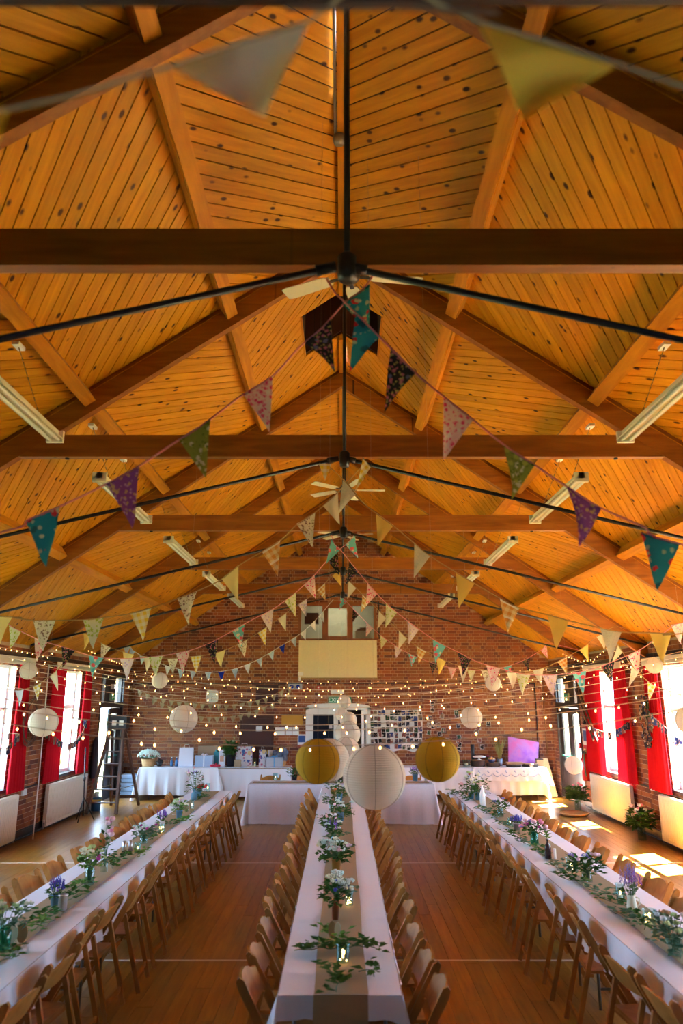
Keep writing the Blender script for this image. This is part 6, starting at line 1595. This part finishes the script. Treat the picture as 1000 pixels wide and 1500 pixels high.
garland('white ribbon bunting of pale blue and royal blue flags at the far left', 16.7, [(488,878),(478,890),(468,902),(450,920),(430,935),(405,950),(380,965),(350,978),(320,984),(290,984),(260,980),(235,972),(210,962),(195,953),(185,947)],
        [(470,'white'),(458,'white'),(444,'white'),(430,'lblue'),(413,'royal'),(397,'lblue'),(380,'lblue'),(362,'white'),(344,'lblue'),(324,'royal'),(305,'lblue'),(283,'lblue'),(265,'lblue'),(246,'white'),(209,'lblue'),(194,'lblue'),(186,'lblue')], 'white', w=.16, h=.21, post=[wl(16.7, 3.42)])
garland('upper string of small hessian flags on the far wall', 19.5, [(200,1010),(225,1020),(260,1028),(310,1032),(350,1031),(390,1022),(412,1012),(428,1005)],
        [(205+11.5*k,'hessian') for k in range(20)], 'jute', w=.15, h=.16, rad=.004, pre=[(XL+.02,19.5,2.75)], post=[(-1.2,YF-.02,2.66)])
garland('lower string of small hessian flags on the far wall', 19.35, [(200,1014),(225,1024),(250,1036),(290,1049),(330,1050),(360,1045),(400,1030),(420,1017),(436,1006)],
        [(226+11.5*k,'hessian') for k in range(18)], 'jute', w=.15, h=.16, rad=.004, pre=[(XL+.02,19.35,2.7)], post=[(-1.0,YF-.02,2.66)])
garland('short white and gingham bunting by the nearer left curtain', 11.0, [(0,1008),(18,1011),(35,1010),(55,1003),(80,985),(95,968)], [(28,'white'),(54,'gingham'),(78,'cream')], 'jute', w=.13, h=.25, pre=[wl(11.0, 2.6)])
garland('short cream and gingham bunting by the right-hand windows', 10.6, [(895,925),(905,945),(925,975),(955,1003),(985,1014),(1000,1018)], [(908,'cream'),(930,'linen'),(954,'gingham')], 'jute', w=.13, h=.26, post=[wr(10.6, 2.6)])
# nearest, out of focus flags under the gallery beam
t = thing('bunting', 'out of focus jute bunting with a cream and a yellow flag close to the viewer', 'bunting', (0,0,0), 0, 'bunting garlands across the hall')
def near_flag(a, b, c, mat, label, ya=1.0, yc=1.12):
    A, B, C = on_y(*a, ya), on_y(*b, ya), on_y(*c, yc); m = MB(); V = []; n = 8; idx = []
    nrm = (B-A).cross(C-A).normalized(); o = (A+B)/2
    for j in range(n+1):
        row = []
        for i in range(n-j+1):
            f = j/n; s = i/(n-j) if n-j else .5; p = (A.lerp(B, s)).lerp(C, f); p = p + nrm*.008*math.sin(s*5+f*4)*min(1,3*f); row.append(len(V)); V.append(p-o)
        idx.append(row)
    F = []
    for j in range(n):
        a_, b_ = idx[j], idx[j+1]
        for i in range(len(b_)):
            F.append((a_[i], b_[i], a_[i+1]))
            if i < len(b_)-1: F.append((b_[i], b_[i+1], a_[i+1]))
    m.add(V, F, 0, True); ob = m.build('flag', mat, t, o); ob['label'] = label
NLIN = cloth('near_linen', (.92,.78,.56), .55, weave=60); NYEL = cloth('near_yellow', (.95,.72,.10), .55)
near_flag((250,98),(452,32),(388,172), NLIN, 'blurred cream flag')
near_flag((700,32),(906,95),(766,176), NYEL, 'blurred yellow flag')
near_flag((-60,150),(16,158),(-20,250), NYEL, 'yellow flag cut by the left edge')
m = MB(); m.tube([(-1.6,1.05,3.2), on_y(-120,190,1.0), on_y(0,163,1.0), on_y(100,142,1.0), on_y(250,98,1.0), on_y(350,63,1.0), on_y(452,32,1.0), on_y(520,-20,1.0), on_y(600,-20,1.0), on_y(640,5,1.0), on_y(700,32,1.0), on_y(800,62,1.0), on_y(906,95,1.0), on_y(1000,128,1.0), on_y(1150,190,1.0), (1.8,1.05,3.1)], .0035, 6); part(m, 'string', RIB['jute'], t)

# ---- fairy lights
WIREC = simple('fairy_wire', (.74,.58,.44), .5)
GLOW = simple('fairy_bulb', (1,.75,.4), .4, emit=(1,.46,.13), estr=7); GLOW.cycles.emission_sampling = 'NONE'
SOCK = simple('bulb_socket', (.5,.36,.22), .5)
def fairy(Y, zc, zl, zr, spacing, label, cx=0.0):
    t = thing('fairy_lights', label, 'fairy lights', (0,0,0), 0, 'warm fairy light strings across the hall')
    xl, xr = XL+.03, XR-.03; P = []; n = 60
    for i in range(n+1):
        x = xl+(xr-xl)*i/n; k = (zl-zc)/(xl-cx)**2 if x < cx else (zr-zc)/(xr-cx)**2
        P.append(Vector((x, Y + .25*math.sin(x*.8+Y), zc + k*(x-cx)**2)))
    m = MB(); m.tube(P, .0032, 4); part(m, 'cable', WIREC, t)
    mg = MB(); ms = MB(); d = 0; N_ = int((xr-xl)/spacing)
    for i in range(N_):
        x = xl + (i+.5+R.uniform(-.3,.3))*(xr-xl)/N_; f = (x-xl)/(xr-xl)*n; q = P[int(f)].lerp(P[min(int(f)+1,n)], f-int(f))
        s = -1 if R.random() < .75 else 1; tx = R.uniform(-.5,.5); dv = Vector((tx, R.uniform(-.5,.5), s)).normalized()
        ms.tube([q, q+dv*.016], .0042, 4); mg.ball(q+dv*.026, .0065, 6, 4, sz=1.5)
    part(ms, 'sockets', SOCK, t, kind='stuff'); part(mg, 'bulbs', GLOW, t, kind='stuff')
spec = [(5.1,2.14),(5.8,2.20),(6.9,2.19),(7.9,2.25),(9.1,2.31),(10.5,2.35),(11.9,2.44),(13.8,2.46),(15.5,2.58),(17.4,2.60),(19.5,2.80)]
nm = ['nearest','second','third','fourth','fifth','sixth','seventh','eighth','ninth','tenth','farthest']
for i, (Y, z) in enumerate(spec): fairy(Y, z, 3.12, 3.18, (.20 if i < 2 else .30) if i < 10 else .26, f'{nm[i]} warm white fairy light string sagging across the hall', cx=-.3)
for side, X, pts in (('left', XL+.12, [(0,948),(40,955),(70,962),(95,940),(120,948),(160,965),(185,975)]), ('right', XR-.12, [(1000,962),(960,975),(925,985),(893,945),(870,965),(850,968),(833,962),(820,955)])):
    P = [on_x(px, py, X) for px, py in pts]; t = thing('fairy_lights', f'string of fairy lights looped high along the {side} wall', 'fairy lights', (0,0,0), 0, 'warm fairy light strings across the hall')
    m = MB(); m.tube(P, .004, 4); part(m, 'cable', WIREC, t); mg = MB()
    for a, b in zip(P, P[1:]):
        k = max(2, int((b-a).length/.2))
        for i in range(k): mg.ball(a.lerp(b, i/k)+Vector((0,0,-.02)), .007, 6, 4, sz=1.4)
    part(mg, 'bulbs', GLOW, t, kind='stuff')
# window portals help the sky light find its way in
for side, X, sg in (('left', XL, 1), ('right', XR, -1)):
    for c in WINC + [18.45]:
        l = bpy.data.lights.new('portal', 'AREA'); l.shape = 'RECTANGLE'; l.size = 1.6; l.size_y = 2.1; l.cycles.is_portal = True
        o = bpy.data.objects.new('window_portal', l); COL.objects.link(o); o.location = (X - sg*.28, c, 1.95 if c < 18 else 1.5)
        o.rotation_euler = Vector((sg, 0, 0)).to_track_quat('-Z', 'Y').to_euler()
        l.size, l.size_y = 1.62, 2.12
        if c > 18: l.size, l.size_y = 1.9, 3.0
l = bpy.data.lights.new('portal', 'AREA'); l.shape = 'RECTANGLE'; l.size = .78; l.size_y = .82; l.cycles.is_portal = True  # portal for the added window behind the viewer
o = bpy.data.objects.new('window_portal', l); COL.objects.link(o); o.location = (0, YN-.28, 3.9); o.rotation_euler = Vector((0, 1, 0)).to_track_quat('-Z', 'Z').to_euler()
